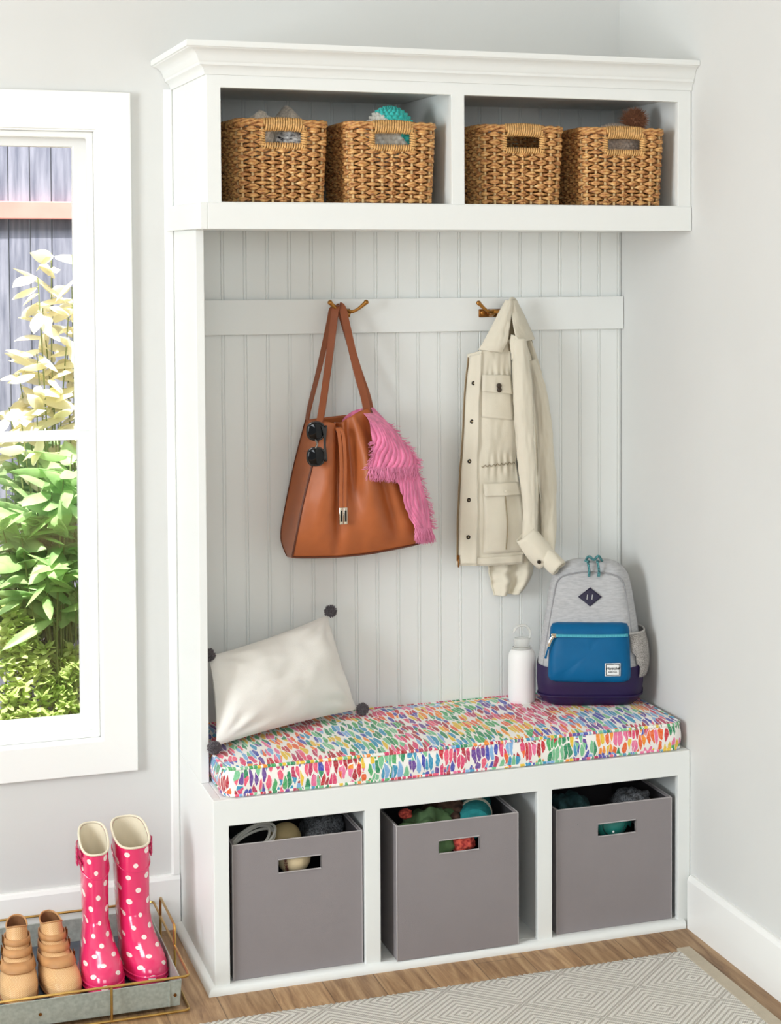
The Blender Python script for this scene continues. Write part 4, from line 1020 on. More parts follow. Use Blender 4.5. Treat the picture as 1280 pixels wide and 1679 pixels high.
# front pocket: puffed slab
def pocket_ring(k, off):
    out = []
    w2, h2, zc = .107*k, .076*k, .147
    for i in range(64):
        a = 2*PI*i/64; x, z = math.cos(a), math.sin(a); e = 1/(abs(x)**12+abs(z)**12)**(1/12)
        px_ = x*e*w2*(1-.03*z*e); pz = zc+z*e*h2
        out.append(Vector((px_, front_y(max(-.12, min(.12, px_)), max(.03, min(.34, pz)))-off+.006*N.noise(Vector((px_*16+3, pz*16, k*.5)))*min(1, off*60)+.003*math.exp(-(((px_+.03)-(pz-.13)*.9)/.008)**2)*min(1, off*60), pz)))
    return out
poc = bbuild(MB().rings([pocket_ring(1.0, -.004), pocket_ring(1.0, .010), pocket_ring(.975, .018), pocket_ring(.92, .0235), pocket_ring(.8, .0265), pocket_ring(.6, .0275), pocket_ring(.35, .028), pocket_ring(.1, .028)], True, False, True), 'front_pocket', M_blu, ang=180)
def poc_y(x, z): return front_y(x, z)-.0262
mb = MB()
mb.grid([[Vector((x, poc_y(x, zz)-.003, zz)) for x in [-.088+.19*k/30 for k in range(31)]] for zz in (.190, .194, .198)])
zz_ = bbuild(mb, 'zipper_tape', M_tealz, poc, solid=.002)
mb = MB()
for k in range(48):
    x = -.086+.186*k/47; mb.box(x-.0011, x+.0011, poc_y(x, .194)-.0055, poc_y(x, .194)-.002, .1912, .1968)
bbuild(mb, 'zipper_teeth', mat('teal_teeth', (96, 190, 206), .4), poc)
x0 = -.094; yp = poc_y(x0, .193)
mb = MB().box(x0-.006, x0+.008, yp-.009, yp-.001, .188, .199); zs_ = bbuild(mb, 'zipper_slider', M_steel, poc, bevel=.0015)
mb = MB().tube([(x0, yp-.011, .193), (x0-.008, yp-.013, .180), (x0-.012, yp-.012, .166)], [.004, .0045, .0035], 8, flat=.5); bbuild(mb, 'zipper_tab', M_steel, zs_)
mb = MB().tube([(x0-.012, yp-.012, .166), (x0-.017, yp-.01, .150), (x0-.021, yp-.006, .134)], [.0018, .0022, .0032], 8); bbuild(mb, 'pull_cord', M_blu, zs_)
# maker's label on the pocket
lx, lz = .062, .108; ly = poc_y(lx, lz)-.0025
def onp(x, z, d): return Vector((x, poc_y(x, z)-.0015-d, z))
mb = MB().grid([[onp(lx-.0205+.041*k/8, lz-.0165+.033*j/6, .001) for k in range(9)] for j in range(7)])
lab = bbuild(mb, 'woven_label', mat('label_white', (240, 240, 238), .7), poc, solid=.0012)
mb = MB()
fr4 = [(-.0175, -.0138), (.0175, -.0138), (.0175, .0138), (-.0175, .0138)]
for a, b_ in zip(fr4, fr4[1:]+fr4[:1]): mb.tube([onp(lx+lerp(a[0], b_[0], k/4), lz+lerp(a[1], b_[1], k/4), .0022) for k in range(5)], .0008, 4)
M_ink = mat('black_ink', (14, 14, 18), .6)
bbuild(mb, 'label_border', M_ink, lab)
def text_mesh(s_, size, x, z, d, name, shear=0.0, par=None):
    cu_ = bpy.data.curves.new(name, 'FONT'); cu_.body = s_; cu_.size = size; cu_.align_x = 'CENTER'; cu_.align_y = 'CENTER'; cu_.shear = shear; cu_.extrude = .0002; cu_.resolution_u = 3; cu_.offset = size*.022
    ot = bpy.data.objects.new(name, cu_); C.objects.link(ot); dg = bpy.context.evaluated_depsgraph_get(); me = bpy.data.meshes.new_from_object(ot.evaluated_get(dg))
    mb = MB(); mb.add([onp(x+v.co.x, z+v.co.y, d+v.co.z) for v in me.vertices], [tuple(p.vertices) for p in me.polygons])
    bpy.data.objects.remove(ot); bpy.data.curves.remove(cu_); bpy.data.meshes.remove(me)
    return bbuild(mb, name, M_ink, par, smooth=False)
text_mesh('Herschel', .0100, lx, lz+.0030, .0022, 'script_lettering', .35, lab)
text_mesh('SUPPLY CO.', .0044, lx, lz-.0062, .0022, 'small_lettering', 0, lab)
# diamond patch with two slots
dz = .287
def onf(x, z, d): return Vector((x, front_y(x, z)-d, z))
mb = MB(); g = []
for j in range(9):
    v_ = j/8*2-1; row = []
    for k in range(9):
        u = k/8*2-1; row.append(onf(.0005+(u-v_)*.5*.0315, dz+(u+v_)*.5*.0235, .003))
    g.append(row)
dp = bbuild(mb.grid(g), 'diamond_patch', M_navy, solid=.002)
for sx in (-1, 1):
    bbuild(MB().tube([onf(sx*.0065-.0008, dz-.006, .005), onf(sx*.0065+.0008, dz+.006, .005)], .0014, 6), 'patch_slot', M_hea, dp)
# mesh side pocket on the right
g = []
for j in range(13):
    z = .078+.115*j/12; ring = bring(z, grow=.002); w_ = bsec(z)[0]
    side_pts = sorted([p for p in ring if p.x > w_*.5-.03 and .008 < p.y < .15], key=lambda p: p.y)
    row = []
    for k in range(15):
        f = k/14*(len(side_pts)-1); i0 = min(int(f), len(side_pts)-2); p = side_pts[i0].lerp(side_pts[i0+1], f-i0)
        out = .020*math.sin(PI*min(1, .1+k/14*.8))*math.sin(PI*min(1, .15+.6*j/12)); row.append(p+Vector((out, -out*.35, 0)))
    g.append(row)
M_meshp = mat('mesh_knit', (196, 190, 184), .9, col2=(120, 116, 112), vscale=420, bump=.8, bscale=500)
mp_ = bbuild(MB().grid(g), 'mesh_side_pocket', M_meshp, solid=.0015, ang=180)
bbuild(MB().tube(g[-1], .0028, 6), 'pocket_binding', mat('pale_binding', (188, 184, 180), .85), mp_)
# zipper cords and top loop
M_cord = mat('teal_black_cord', (98, 170, 172), .7, col2=(26, 34, 48), vscale=420)
ty = front_y(0, .355)
for dx in (-.004, .022):
    P_ = smooth_path([(dx, ty+.018, .372), (dx-.003, ty-.006, .378), (dx, ty-.014, .368), (dx+.002, ty-.016, .352), (dx+.001, ty-.014, .338)], 16)
    bbuild(MB().tube(P_, [.0034]*12+[.004]*4, 8), 'zip_pull_cord', M_cord)
bbuild(MB().tube(smooth_path([(-.014, ty+.02, .371), (-.004, ty+.008, .388), (.01, ty+.004, .380), (.022, ty+.008, .389), (.032, ty+.02, .372)], 24), .0036, 8), 'carry_loop', M_cord)

# ================================================================ boot tray
M_galv = mat('galvanised_steel', (176, 184, 176), .42, .45, var=.12, vscale=110, bump=.05, bscale=200)
M_galvin = mat('tray_floor_steel', (92, 100, 112), .5, .45, var=.12, vscale=30)
M_wire = mat('brass_wire', (190, 152, 86), .3, 1, var=.1, vscale=40)
tr = thing('boot_tray', (-.39, -.30, 0), 'galvanised boot tray in a brass wire frame on the floor below the window', 'tray')
tx0, tx1, ty0, ty1 = -.70, -.088, -.553, -.045
def open_pan(x0, x1, y0, y1, z0, z1, fl, t):
    o0 = [(x0+fl, y0+fl, z0), (x1-fl, y0+fl, z0), (x1-fl, y1-fl, z0), (x0+fl, y1-fl, z0)]; o1 = [(x0, y0, z1), (x1, y0, z1), (x1, y1, z1), (x0, y1, z1)]
    i1 = [(x0+t, y0+t, z1), (x1-t, y0+t, z1), (x1-t, y1-t, z1), (x0+t, y1-t, z1)]; i0 = [(x0+fl+t, y0+fl+t, z0+t), (x1-fl-t, y0+fl+t, z0+t), (x1-fl-t, y1-fl-t, z0+t), (x0+fl+t, y1-fl-t, z0+t)]
    return MB().rings([o0, o1, i1, i0], True, True, True)
pan = open_pan(tx0, tx1, ty0, ty1, .012, .072, .004, .003).build('pan', M_galv, tr, smooth=False, bevel=.001)
MB().rings([[(tx0+.0085, ty0+.0085, z), (tx1-.0085, ty0+.0085, z), (tx1-.0085, ty1-.0085, z), (tx0+.0085, ty1-.0085, z)] for z in (.0155, .017)]).build('pan_floor', M_galvin, pan, smooth=False)
MB().box(tx1-.03, tx1-.027, ty0-.0008, ty0+.004, .0135, .071).build('pan_seam', M_galv, pan, smooth=False)
for x in (tx1-.015, -.40): MB().lathe([(.0001, .0), (.004, .0), (.0035, .0016), (.0001, .002)], (x, ty0+.002, .038), 14, 'y').build('rivet', M_bronze, pan)
def rect_wire(x0, x1, y0, y1, z, r):
    q = []; c = .012
    for (cx, cy, a0) in ((x1-c, y0+c, -PI/2), (x1-c, y1-c, 0), (x0+c, y1-c, PI/2), (x0+c, y0+c, PI)):
        for k in range(7): q.append((cx+c*math.cos(a0+PI/2*k/6), cy+c*math.sin(a0+PI/2*k/6), z))
    return MB().tube(q, r, 8, closed=True)
wx0, wx1, wy0, wy1 = -.714, -.073, -.569, -.029
fr = rect_wire(wx0, wx1, wy0, wy1, .085, .0032).build('top_rail', M_wire, tr)
rect_wire(wx0, wx1, wy0, wy1, .0062, .0032).build('bottom_rail', M_wire, tr)
for x in (-.247, -.54): MB().tube([(x, wy0, .006), (x, wy0, .085)], .003, 8).build('upright', M_wire, tr)
for x in (-.247, -.54): MB().tube([(x, wy1, .006), (x, wy1, .085)], .003, 8).build('upright', M_wire, tr)
for x in (wx1, wx0):
    q = [(x, -.365, .006), (x, -.365, .122)]+[(x, -.353+.012*math.cos(PI-PI/2*k/5), .122+.012*math.sin(PI/2*k/5)) for k in range(1, 6)]+[(x, -.157+.012*math.cos(PI/2-PI/2*k/5), .122+.012*math.sin(PI/2-PI/2*k/5)) for k in range(6)]+[(x, -.145, .006)]
    MB().tube(q, .0032, 8).build('side_handle', M_wire, tr)
# ================================================================ boots
def egg(yf, yb_, w_, n, blunt=2.4, wide=.0):
    out = []; cy, hy = (yf+yb_)/2, (yb_-yf)/2
    for k in range(n):
        a = 2*PI*k/n; c, s_ = math.cos(a), math.sin(a)
        e = 1/(abs(c)**blunt+abs(s_)**blunt)**(1/blunt)
        y = cy-hy*c*e; x = w_*s_*e*(1+wide*c)
        out.append((x, y))
    return out
def pick(tab, z): return interp(tab, z)
def dots_mat():
    m = bpy.data.materials.new('polka_dot_rubber'); m.use_nodes = True; nt = m.node_tree; L = nt.links; p = nt.nodes['Principled BSDF']
    uv = nd(nt, 'ShaderNodeUVMap', uv_map='UVMap'); sx = nd(nt, 'ShaderNodeSeparateXYZ'); L.new(uv.outputs[0], sx.inputs[0])
    vy = math_(nt, 'DIVIDE', sx.outputs[1], .029); row = math_(nt, 'FLOOR', vy)
    off = math_(nt, 'MULTIPLY', math_(nt, 'FRACT', math_(nt, 'MULTIPLY', row, .5)), 1.0)
    ux = math_(nt, 'ADD', math_(nt, 'DIVIDE', sx.outputs[0], .046), off); col = math_(nt, 'FLOOR', ux)
    wn = nd(nt, 'ShaderNodeTexWhiteNoise', noise_dimensions='2D'); cb_ = nd(nt, 'ShaderNodeCombineXYZ'); L.new(col, cb_.inputs[0]); L.new(row, cb_.inputs[1]); L.new(cb_.outputs[0], wn.inputs['Vector'])
    sc_ = nd(nt, 'ShaderNodeSeparateColor'); L.new(wn.outputs['Color'], sc_.inputs[0])
    dx = math_(nt, 'MULTIPLY', math_(nt, 'SUBTRACT', math_(nt, 'SUBTRACT', math_(nt, 'FRACT', ux), .5), math_(nt, 'MULTIPLY_ADD', sc_.outputs[0], .24, -.12)), .046)
    dy = math_(nt, 'MULTIPLY', math_(nt, 'SUBTRACT', math_(nt, 'SUBTRACT', math_(nt, 'FRACT', vy), .5), math_(nt, 'MULTIPLY_ADD', sc_.outputs[1], .2, -.1)), .029)
    r = math_(nt, 'SQRT', math_(nt, 'ADD', math_(nt, 'MULTIPLY', dx, dx), math_(nt, 'MULTIPLY', dy, dy)))
    k = math_(nt, 'LESS_THAN', r, math_(nt, 'MULTIPLY_ADD', sc_.outputs[2], .002, .0052))
    ring = math_(nt, 'MULTIPLY', math_(nt, 'GREATER_THAN', r, .0016), math_(nt, 'LESS_THAN', r, .0023))
    k2 = math_(nt, 'SUBTRACT', k, math_(nt, 'MULTIPLY', ring, .35))
    mx = nd(nt, 'ShaderNodeMix', data_type='RGBA'); L.new(k2, mx.inputs[0]); mx.inputs[6].default_value = lin((228, 46, 104)); mx.inputs[7].default_value = lin((248, 236, 228))
    L.new(mx.outputs[2], p.inputs['Base Color']); p.inputs['Roughness'].default_value = .2; p.inputs['Coat Weight'].default_value = .6; p.inputs['Coat Roughness'].default_value = .08
    return m
M_dots = dots_mat(); M_pinkr = mat('pink_rubber', (226, 48, 108), .25, coat=.5); M_liner = mat('cream_lining', (228, 216, 192), .9, bump=.3, bscale=400)
M_dkin = mat('dark_pink_strap', (196, 36, 92), .3, coat=.4)
def upper_rings(tab, zt_fn, n, z0, nz, blunt=2.3, grow=0.0, zcut=.16):
    """slices from z0 up; above zcut the slices are stretched to the scalloped rim"""
    rs_ = []; zmax = tab[-1][0]
    for i in range(nz+1):
        z = lerp(z0, zmax, i/nz); yf, yb_, w_, wide = pick(tab, z); ring = []
        for x, y in egg(yf-grow, yb_+grow, w_+grow, n, blunt, wide):
            f = (y-yf)/(yb_-yf) if yb_ > yf else 0
            zz = z if z < zcut else zcut+(z-zcut)*(zt_fn(f)-zcut)/(zmax-zcut)
            ring.append(Vector((x, y, zz)))
        rs_.append(ring)
    return rs_
RB = [(.0, -.232, .0, .040, .16), (.014, -.238, .002, .0455, .16), (.03, -.240, .002, .047, .15), (.045, -.234, .000, .046, .14), (.058, -.218, -.002, .0435, .12), (.07, -.192, -.003, .041, .09), (.085, -.160, -.003, .0385, .05), (.105, -.134, -.002, .0365, .02), (.13, -.117, .0, .0355, 0), (.17, -.109, .004, .0362, 0), (.22, -.107, .010, .0375, 0), (.28, -.105, .014, .0385, 0), (.325, -.103, .015, .039, 0)]
def rain_boot(loc, rot, mirror, label, ws=1.0):
    root = thing('rain_boot', (0, 0, 0), label, 'boot', 'pink polka dot rain boots')
    tab = [(z, a, b_, w_*(lerp(1, ws, min(1, max(0, (z-.06)/.07)))), e) for z, a, b_, w_, e in RB]
    zt_ = lambda f: .292+.046*(3*f*f-2*f**3)
    n = 56; rs_ = upper_rings(tab, zt_, n, .008, 60)
    mb = MB().rings(rs_, True, True, False)
    # uv: arc round the leg, arc length down each column
    for k in range(n):
        acc = 0
        for i in range(len(rs_)-1, -1, -1):
            if i < len(rs_)-1: acc += (rs_[i+1][k]-rs_[i][k]).length
            a = k/n; a = a if a < .5 else a-1
            mb.uv[i*n+k] = (a*.24*(1 if i > 25 else 1.15)+.023, -acc)
    up_b = mb.build('boot_upper', M_dots, root, ang=180)
    ins = upper_rings(tab, lambda f: zt_(f)-.001, n, .09, 30, grow=-.0032)
    MB().rings(ins[8:], True, True, False).build('lining', M_liner, root, ang=180)
    MB().tube([v+Vector((0, 0, .0005)) for v in rs_[-1]], .0028, 8, closed=True).build('rim_edge', M_liner, root)
    MB().rings([upper_rings(tab, zt_, n, z, 1, grow=g)[0] for z, g in ((.0, .0015), (.003, .004), (.013, .0045), (.016, .003), (.016, .001))]).build('sole', M_pinkr, root, ang=40)
    MB().tube([v for v in upper_rings(tab, zt_, n, .024, 1, grow=.001)[0]], .002, 6, closed=True).build('foxing_line', M_pinkr, up_b)
    b2 = [upper_rings(tab, zt_, n, z, 1, grow=.001)[0] for z in (.268,)]
    MB().tube([v+Vector((0, 0, .012*(v.y+.05)/.06)) for v in b2[0]], .0016, 6, closed=True).build('collar_seam', M_pinkr, up_b)
    sgn = -1 if not mirror else 1
    for zc in (.270, .292):
        P_ = [Vector((sgn*(.0375*ws+.002), -.075, zc-.006)), Vector((sgn*(.0385*ws+.004), -.045, zc)), Vector((sgn*(.0385*ws+.004), -.015, zc+.003)), Vector((sgn*(.032*ws+.003), .008, zc+.004))]
        st_ = ribbon(MB(), smooth_path(P_, 14), .012, .003, (0, 0, 1)).build('strap', M_dkin, root, bevel=.0008)
        c = Vector((sgn*(.039*ws+.007), -.048, zc-.001))
        MB().tube([c+Vector((0, -.008, -.0095)), c+Vector((0, .008, -.0095)), c+Vector((0, .008, .0095)), c+Vector((0, -.008, .0095))], .0021, 6, closed=True).build('buckle', M_dkin, st_)
        MB().tube([c+Vector((0, -.008, 0)), c+Vector((0, .008, 0))], .0014, 6).build('buckle_pin', M_steel, st_)
    root.location = loc; root.rotation_euler.z = R(rot); return root
rain_boot((-.247, -.217, .0185), 1.5, False, 'pink polka dot rain boot, nearer the tan ankle boots', .84)
rain_boot((-.163, -.196, .0185), 8, True, 'pink polka dot rain boot, nearer the white bench', 1.06)
def perf_mat():
    m = mat('tan_perforated_leather', (206, 156, 104), .5, var=.10, vscale=16); nt = m.node_tree; L = nt.links; p = nt.nodes['Principled BSDF']
    uv = nd(nt, 'ShaderNodeUVMap', uv_map='UVMap'); mp = nd(nt, 'ShaderNodeMapping'); mp.inputs['Scale'].default_value = (330, 330, 1); mp.inputs['Rotation'].default_value = (0, 0, R(45)); L.new(uv.outputs[0], mp.inputs[0])
    vo = nd(nt, 'ShaderNodeTexVoronoi', voronoi_dimensions='2D'); vo.inputs['Scale'].default_value = 1; vo.inputs['Randomness'].default_value = .1; L.new(mp.outputs[0], vo.inputs['Vector'])
    k = math_(nt, 'LESS_THAN', vo.outputs['Distance'], .3)
    src = p.inputs['Base Color'].links[0].from_socket; mx = nd(nt, 'ShaderNodeMix', data_type='RGBA'); L.new(math_(nt, 'MULTIPLY', k, .8), mx.inputs[0]); L.new(src, mx.inputs[6]); mx.inputs[7].default_value = lin((236, 208, 160)); L.new(mx.outputs[2], p.inputs['Base Color'])
    return m
M_perf = perf_mat(); M_tan = mat('tan_leather_strap', (190, 138, 88), .5, var=.1, vscale=40, bump=.3, bscale=500); M_tansole = mat('tan_sole', (150, 100, 62), .6); M_tanin = mat('boot_lining', (120, 78, 46), .9)
AB = [(.0, -.205, .0, .036, .17), (.012, -.212, .002, .0405, .17), (.026, -.213, .003, .0425, .16), (.04, -.203, .002, .041, .14), (.052, -.180, .0, .0375, .11), (.064, -.150, -.002, .0335, .07), (.08, -.118, -.003, .0295, .02), (.1, -.094, -.001, .0262, 0), (.12, -.082, .004, .0245, 0), (.14, -.076, .008, .0235, 0)]
def ankle_boot(loc, rot, mirror, label):
    root = thing('ankle_boot', (0, 0, 0), label, 'boot', 'tan leather ankle boots')
    zt_ = lambda f: .132+.012*abs(2*f-1)**1.5
    n = 52; rs_ = upper_rings(AB, zt_, n, .008, 50, grow=0, zcut=.1)
    mb = MB().rings(rs_, True, True, False)
    for k in range(n):
        acc = 0
        for i in range(len(rs_)-1, -1, -1):
            if i < len(rs_)-1: acc += (rs_[i+1][k]-rs_[i][k]).length
            a = k/n; a = a if a < .5 else a-1
            mb.uv[i*n+k] = (a*.21*(.6+.6*(1-i/len(rs_))), -acc)
    ub = mb.build('boot_upper', M_perf, root, ang=180)
    ins = upper_rings(AB, lambda f: zt_(f)-.001, n, .07, 24, grow=-.003, zcut=.1); MB().rings(ins[6:], True, True, False).build('lining', M_tanin, root, ang=180)
    MB().tube([v for v in rs_[-1]], .002, 7, closed=True).build('rim_edge', M_tan, root)
    MB().rings([upper_rings(AB, zt_, n, z, 1, grow=g, zcut=.1)[0] for z, g in ((.0, .0005), (.002, .003), (.0095, .0032), (.0115, .001))]).build('sole', M_tansole, root, ang=40)
    sgn = 1 if mirror else -1
    for q, (zc, tilt, wd_) in enumerate(((.064, .30, .017), (.088, .22, .014), (.108, .12, .013))):
        lo_, hi_ = [], []
        rg = []
        for k in range(n):
            vals = []
            for dz_ in (-wd_/2, wd_/2):
                # strap follows the boot at a tilted height: higher at the heel
                z = zc+dz_
                for _ in range(3):
                    yf, yb_, w_, wide = pick(AB, z); x, y = egg(yf-.0016, yb_+.0016, w_+.0016, n, 2.3, wide)[k]; z = zc+dz_+tilt*(y+.09)*-.22
                vals.append(Vector((x, y, z)))
            rg.append(vals)
        mb = MB().rings([[v[0] for v in rg], [v[0].lerp(v[1], .5)*1 for v in rg], [v[1] for v in rg]], True, False, False)
        so = mb.build('ankle_strap', M_tan, root, solid=.003, off=1, ang=180)
        kk = int(n*(.235 if sgn > 0 else .765)); c = rg[kk][0].lerp(rg[kk][1], .5)+Vector((sgn*.004, -.004, 0))
        MB().tube([c+Vector((0, -.007, -.009)), c+Vector((sgn*.001, .007, -.009)), c+Vector((sgn*.001, .007, .009)), c+Vector((0, -.007, .009))], .0019, 6, closed=True).build('buckle', M_bronze, so)
    root.location = loc; root.rotation_euler.z = R(rot); return root
ankle_boot((-.424, -.238, .0185), -3, False, 'tan strappy ankle boot cut by the left edge of the photo')
ankle_boot((-.352, -.236, .0185), 7, True, 'tan strappy ankle boot beside the pink rain boots')

# ================================================================ rug
def rug_mat():
    m = bpy.data.materials.new('woven_diamond_rug'); m.use_nodes = True; nt = m.node_tree; L = nt.links; p = nt.nodes['Principled BSDF']
    tc = nd(nt, 'ShaderNodeTexCoord'); sx = nd(nt, 'ShaderNodeSeparateXYZ'); L.new(tc.outputs['Object'], sx.inputs[0])
    u = math_(nt, 'DIVIDE', sx.outputs[0], .285); v = math_(nt, 'DIVIDE', sx.outputs[1], .285)
    fu = math_(nt, 'ABSOLUTE', math_(nt, 'SUBTRACT', math_(nt, 'FRACT', u), .5)); fv = math_(nt, 'ABSOLUTE', math_(nt, 'SUBTRACT', math_(nt, 'FRACT', v), .5))
    a = math_(nt, 'ADD', fu, fv); d = math_(nt, 'MINIMUM', a, math_(nt, 'SUBTRACT', 1.0, a))
    st_ = math_(nt, 'GREATER_THAN', math_(nt, 'FRACT', math_(nt, 'MULTIPLY', d, 15.0)), .42)
    wx_ = math_(nt, 'SINE', math_(nt, 'MULTIPLY', sx.outputs[0], 2*PI/.0062)); wy_ = math_(nt, 'SINE', math_(nt, 'MULTIPLY', sx.outputs[1], 2*PI/.0085))
    wv = math_(nt, 'MULTIPLY', wx_, wy_)
    k = math_(nt, 'ADD', math_(nt, 'MULTIPLY', st_, .72), math_(nt, 'MULTIPLY', math_(nt, 'GREATER_THAN', wv, .2), .28))
    mx = nd(nt, 'ShaderNodeMix', data_type='RGBA'); L.new(k, mx.inputs[0]); mx.inputs[6].default_value = lin((188, 181, 170)); mx.inputs[7].default_value = lin((246, 242, 233))
    L.new(mx.outputs[2], p.inputs['Base Color']); p.inputs['Roughness'].default_value = .95
    b = nd(nt, 'ShaderNodeBump'); b.inputs['Strength'].default_value = .6; b.inputs['Distance'].default_value = .003
    L.new(math_(nt, 'ADD', wv, math_(nt, 'MULTIPLY', st_, .6)), b.inputs['Height']); L.new(b.outputs[0], p.inputs['Normal'])
    return m
rug = thing('area_rug', (.5, -1.4, 0), 'cream and taupe woven rug with nested diamond pattern on the wood floor', 'rug')
g = []
for i in range(2):
    pass
xs = [-.6+1.716*k/280 for k in range(281)]; ys = [-.657, -.662, -.68, -.75, -1.0, -1.5, -2.2]
mb = MB().grid([[(x, y+(.004*math.sin(x*2*PI/.0135)+.003*N.noise(Vector((x*5, 0, 0))) if q < 2 else 0), .0085 if q > 0 else .004) for x in xs] for q, y in enumerate(ys)])
mb.grid([[(x, ys[0]+.004*math.sin(x*2*PI/.0135)+.003*N.noise(Vector((x*5, 0, 0))), z) for x in xs] for z in (.001, .004)])
mb.build('woven_field', rug_mat(), rug, ang=60)
mb = MB().box(1.112, 1.148, -2.2, -.640, .001, .0095); mb.build('side_binding', mat('taupe_binding', (192, 180, 160), .95, var=.04, vscale=60, bump=.5, bscale=700), rug, smooth=False, bevel=.002)

# ================================================================ garden outside the window
M_soil = mat('garden_soil', (108, 88, 68), .95, var=.3, vscale=6)
struct(MB().box(-4, 4, .13, 6, -.3, -.2).build('ground', M_soil, smooth=False))
M_board = mat('weathered_board', (146, 146, 160), .9, col2=(104, 106, 122), vscale=5, stretch=(9, 9, .8), bump=.5, bscale=60)
M_rail = mat('faded_red_paint', (226, 142, 132), .8, var=.1, vscale=8)
fn = thing('garden_fence', (-.2, 2.5, -.2), 'weathered grey board fence with a faded red rail outside the window', 'fence')
mb = MB(); x = -1.66; rr = random.Random(2)
while x < 1.0:
    w_ = .077; mb.box(x, x+w_-.003, 2.5+rr.uniform(0, .004), 2.53, -.2, 2.6); x += w_
mb.build('board_panel', M_board, fn, smooth=False, bevel=.002)
MB().box(-1.66, 1.0, 2.468, 2.4995, 1.856, 1.922).build('fence_rail', M_rail, fn, smooth=False, bevel=.004)
def leaf(mb, base, d, L_, w_, droop, rnd, nseg=5, fold=.25):
    d = Vector(d).normalized(); side = d.cross(Vector((0, 0, 1)))
    if side.length < .05: side = Vector((1, 0, 0))
    side.normalize(); side = (side+Vector((0, 0, rnd.uniform(-1.1, 1.1)))).normalized(); pts = []; p = Vector(base); cur = d.copy()
    rows = []
    for i in range(nseg+1):
        t = i/nseg; ww = w_*math.sin(PI*min(1, .06+t*.94))**.8*(1-.25*t)
        nrm = cur.cross(side).normalized()
        rows.append([p-side*ww*.5+nrm*ww*fold, p, p+side*ww*.5+nrm*ww*fold])
        p = p+cur*(L_/nseg); cur = (cur+Vector((0, 0, -droop/nseg))).normalized()
    mb.grid(rows)
def plant(name, anchor, label, cat, leafcol, col2, stems, nleaf, L_, w_, droop, spread, up_, seed, rough=.45, ground=-.2, tips=True):
    """stems: list of tip points; leaves sit round and along each stem"""
    rnd = random.Random(seed); root = thing(name, anchor, label, cat, 'garden plants outside the window')
    st_ = MB(); lf = MB()
    for tip in stems:
        tip = Vector(tip); b0 = Vector((anchor[0]+rnd.uniform(-.05, .05), anchor[1]+rnd.uniform(-.03, .03), ground))
        mid = b0.lerp(tip, .55)+Vector((rnd.uniform(-.04, .04), rnd.uniform(-.03, .03), .05)); P_ = smooth_path([b0, mid, tip], 10)
        st_.tube(P_, [lerp(.004, .0018, i/9) for i in range(10)], 6)
        for k in range(nleaf):
            f = 1-(k/nleaf)**1.2*spread; p = crom([b0, mid, tip], f)
            a = rnd.uniform(0, 2*PI); d = Vector((math.cos(a), math.sin(a), rnd.uniform(up_-.75, up_+.75)))
            lf.tube([p, p+d.normalized()*L_*.12], .0012, 4); lf_b = p+d.normalized()*L_*.1
            leaf(lf, lf_b, d, L_*rnd.uniform(.7, 1.15), w_*rnd.uniform(.75, 1.15), droop*rnd.uniform(.6, 1.3), rnd)
    st_.build('stem', mat(name+'_stem', (128, 140, 84), .7), root)
    m_ = mat(name+'_leaf', leafcol, rough, col2=col2, vscale=9); m_.node_tree.nodes['Principled BSDF'].inputs['Subsurface Weight'].default_value = 0
    nt = m_.node_tree; p_ = nt.nodes['Principled BSDF']; tr_ = nd(nt, 'ShaderNodeBsdfTranslucent'); ms = nd(nt, 'ShaderNodeMixShader'); ms.inputs[0].default_value = .42
    nt.links.new(p_.inputs['Base Color'].links[0].from_socket, tr_.inputs[0]); nt.links.new(p_.outputs[0], ms.inputs[1]); nt.links.new(tr_.outputs[0], ms.inputs[2]); nt.links.new(ms.outputs[0], nt.nodes['Material Output'].inputs[0])
    lf.build('foliage', m_, root, ang=180); return root
plant('pale_leaved_shrub', (-.07, 1.85, -.2), 'shrub with large cream yellow leaves against the grey fence', 'shrub', (250, 242, 212), (244, 238, 198),
      [(-0.1130, 1.8500, 1.7320), (-0.0500, 1.8000, 1.7260), (-0.1630, 1.8000, 1.6500), (-0.0410, 1.9000, 1.6160), (-0.1440, 1.8500, 1.5450), (-0.0650, 1.8000, 1.5140), (-0.1700, 1.8000, 1.3920), (-0.0600, 1.9000, 1.4060), (-0.1210, 1.8000, 1.3500), (-0.2220, 1.9000, 1.3260), (-0.0630, 1.8500, 1.2620), (-0.1720, 1.8000, 1.2480), (-0.2580, 1.8500, 1.2090), (-0.0940, 1.9000, 1.1540), (-0.2230, 1.8000, 1.1660), (-0.0310, 1.8000, 1.3480), (-0.0230, 1.8000, 1.1600), (-0.0280, 1.8500, 1.4700)], 9, .125, .062, .9, .22, .15, 3)
plant('white_flowering_plant', (-.25, 2.05, -.2), 'tall plant with pale green leaves below the window bar', 'plant', (222, 236, 188), (150, 190, 116),
      [(-0.2340, 2.0500, 1.0390), (-0.1560, 2.0000, 1.0520), (-0.0750, 2.1000, 1.0170), (-0.1980, 2.0000, 0.9890), (-0.1010, 2.0500, 0.9580), (-0.2560, 2.0500, 0.9330), (-0.1490, 2.1000, 0.9010), (-0.0530, 2.0000, 1.0800), (-0.0230, 2.1000, 0.9390), (-0.2120, 2.1000, 0.8610)], 12, .15, .065, .7, .3, .2, 5)
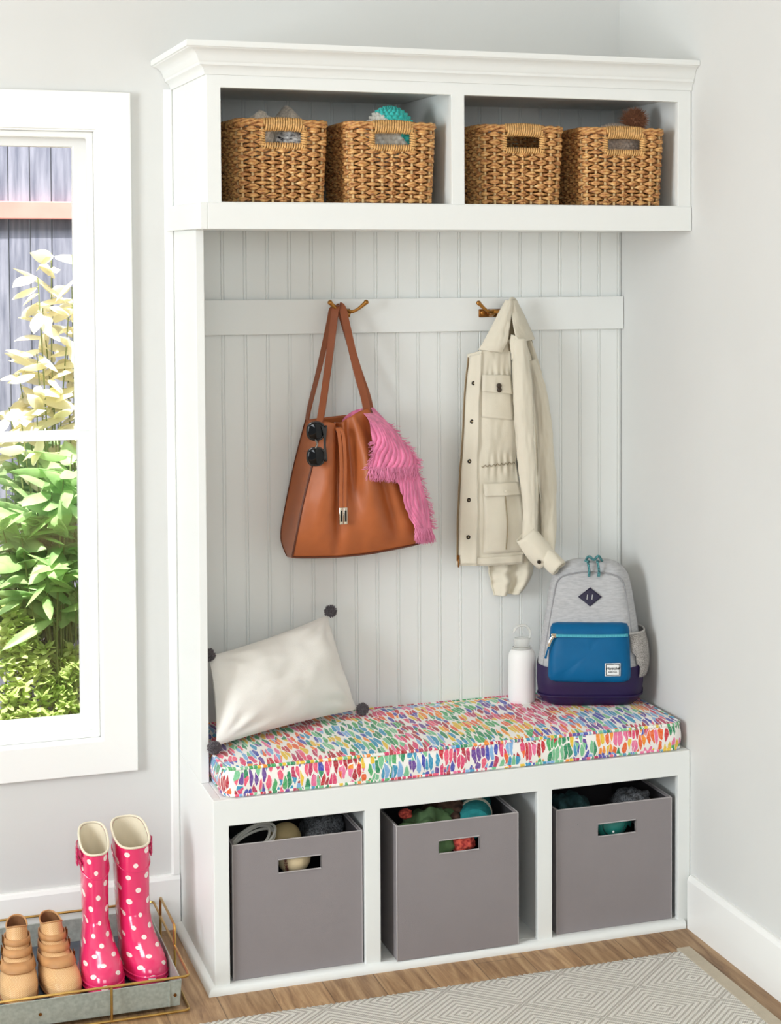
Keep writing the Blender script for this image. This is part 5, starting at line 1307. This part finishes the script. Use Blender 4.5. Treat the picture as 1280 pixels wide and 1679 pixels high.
plant('broad_leaved_plant', (-.10, 1.7, -.2), 'bushy mid green plant with broad leaves behind the peony', 'plant', (196, 220, 160), (150, 192, 124),
      [(-0.0700, 1.7000, 1.0570), (-0.1020, 1.6500, 1.0120), (-0.0580, 1.7000, 0.9430), (-0.1370, 1.7000, 0.9460), (-0.1820, 1.7500, 0.8910), (-0.0940, 1.6500, 0.8890), (-0.2610, 1.7500, 0.8640), (-0.0590, 1.7000, 0.8400), (-0.1440, 1.7500, 0.8070), (-0.2230, 1.7500, 0.7800), (-0.2950, 1.7000, 0.8110), (-0.1050, 1.7500, 0.7320)], 12, .17, .075, .6, .4, .3, 8)
plant('dark_leaved_plant', (-.2, 1.95, -.2), 'shaded dark green plant low in front of the fence', 'plant', (164, 182, 136), (120, 138, 96),
      [(-0.2670, 1.9500, 0.7120), (-0.1960, 1.9500, 0.7290), (-0.1250, 1.9500, 0.7040), (-0.2380, 1.9500, 0.6260), (-0.1670, 1.9500, 0.6000), (-0.0640, 1.9500, 0.6360), (-0.2600, 1.9500, 0.5210), (-0.1070, 1.9500, 0.5100), (-0.0460, 1.9500, 0.4840), (-0.1890, 1.9500, 0.4950)], 16, .17, .07, .5, .55, .2, 11)
plant('peony_plant', (-.03, 1.64, -.2), 'peony with long glossy pointed green leaves at the window edge', 'plant', (200, 228, 156), (140, 190, 116),
      [(-0.1760, 1.6400, 0.6810), (-0.0830, 1.6200, 0.7090), (-0.0690, 1.6400, 0.6120), (-0.1260, 1.6600, 0.5510), (-0.0610, 1.6400, 0.7860), (-0.2400, 1.6600, 0.7930)], 10, .2, .055, .55, .22, .5, 14, .3)
plant('low_shrub', (-.2, 1.69, -.2), 'low shrub of small yellow green leaves along the window bottom', 'shrub', (228, 238, 164), (186, 212, 122),
      [(x, y, z) for (x, y, z) in [(-0.3010, 1.6900, 0.5790), (-0.2730, 1.6600, 0.5510), (-0.2360, 1.6900, 0.5230), (-0.2980, 1.6400, 0.4860), (-0.2030, 1.6900, 0.4800), (-0.2560, 1.6400, 0.4520), (-0.1670, 1.6600, 0.4210), (-0.1160, 1.6900, 0.3800), (-0.0760, 1.6900, 0.4080), (-0.1990, 1.6400, 0.3760), (-0.2940, 1.6200, 0.3880), (-0.1410, 1.6400, 0.3200), (-0.0700, 1.6600, 0.3100), (-0.2410, 1.6200, 0.3120), (-0.1830, 1.6200, 0.2670), (-0.2910, 1.6000, 0.2800), (-0.1050, 1.6200, 0.2390), (-0.2340, 1.6000, 0.2250), (-0.0640, 1.6400, 0.2100), (-0.1570, 1.6000, 0.2070), (-0.3020, 1.6000, 0.2110), (-0.0660, 1.6400, 0.3650)]], 46, .045, .024, .4, .35, .35, 21)
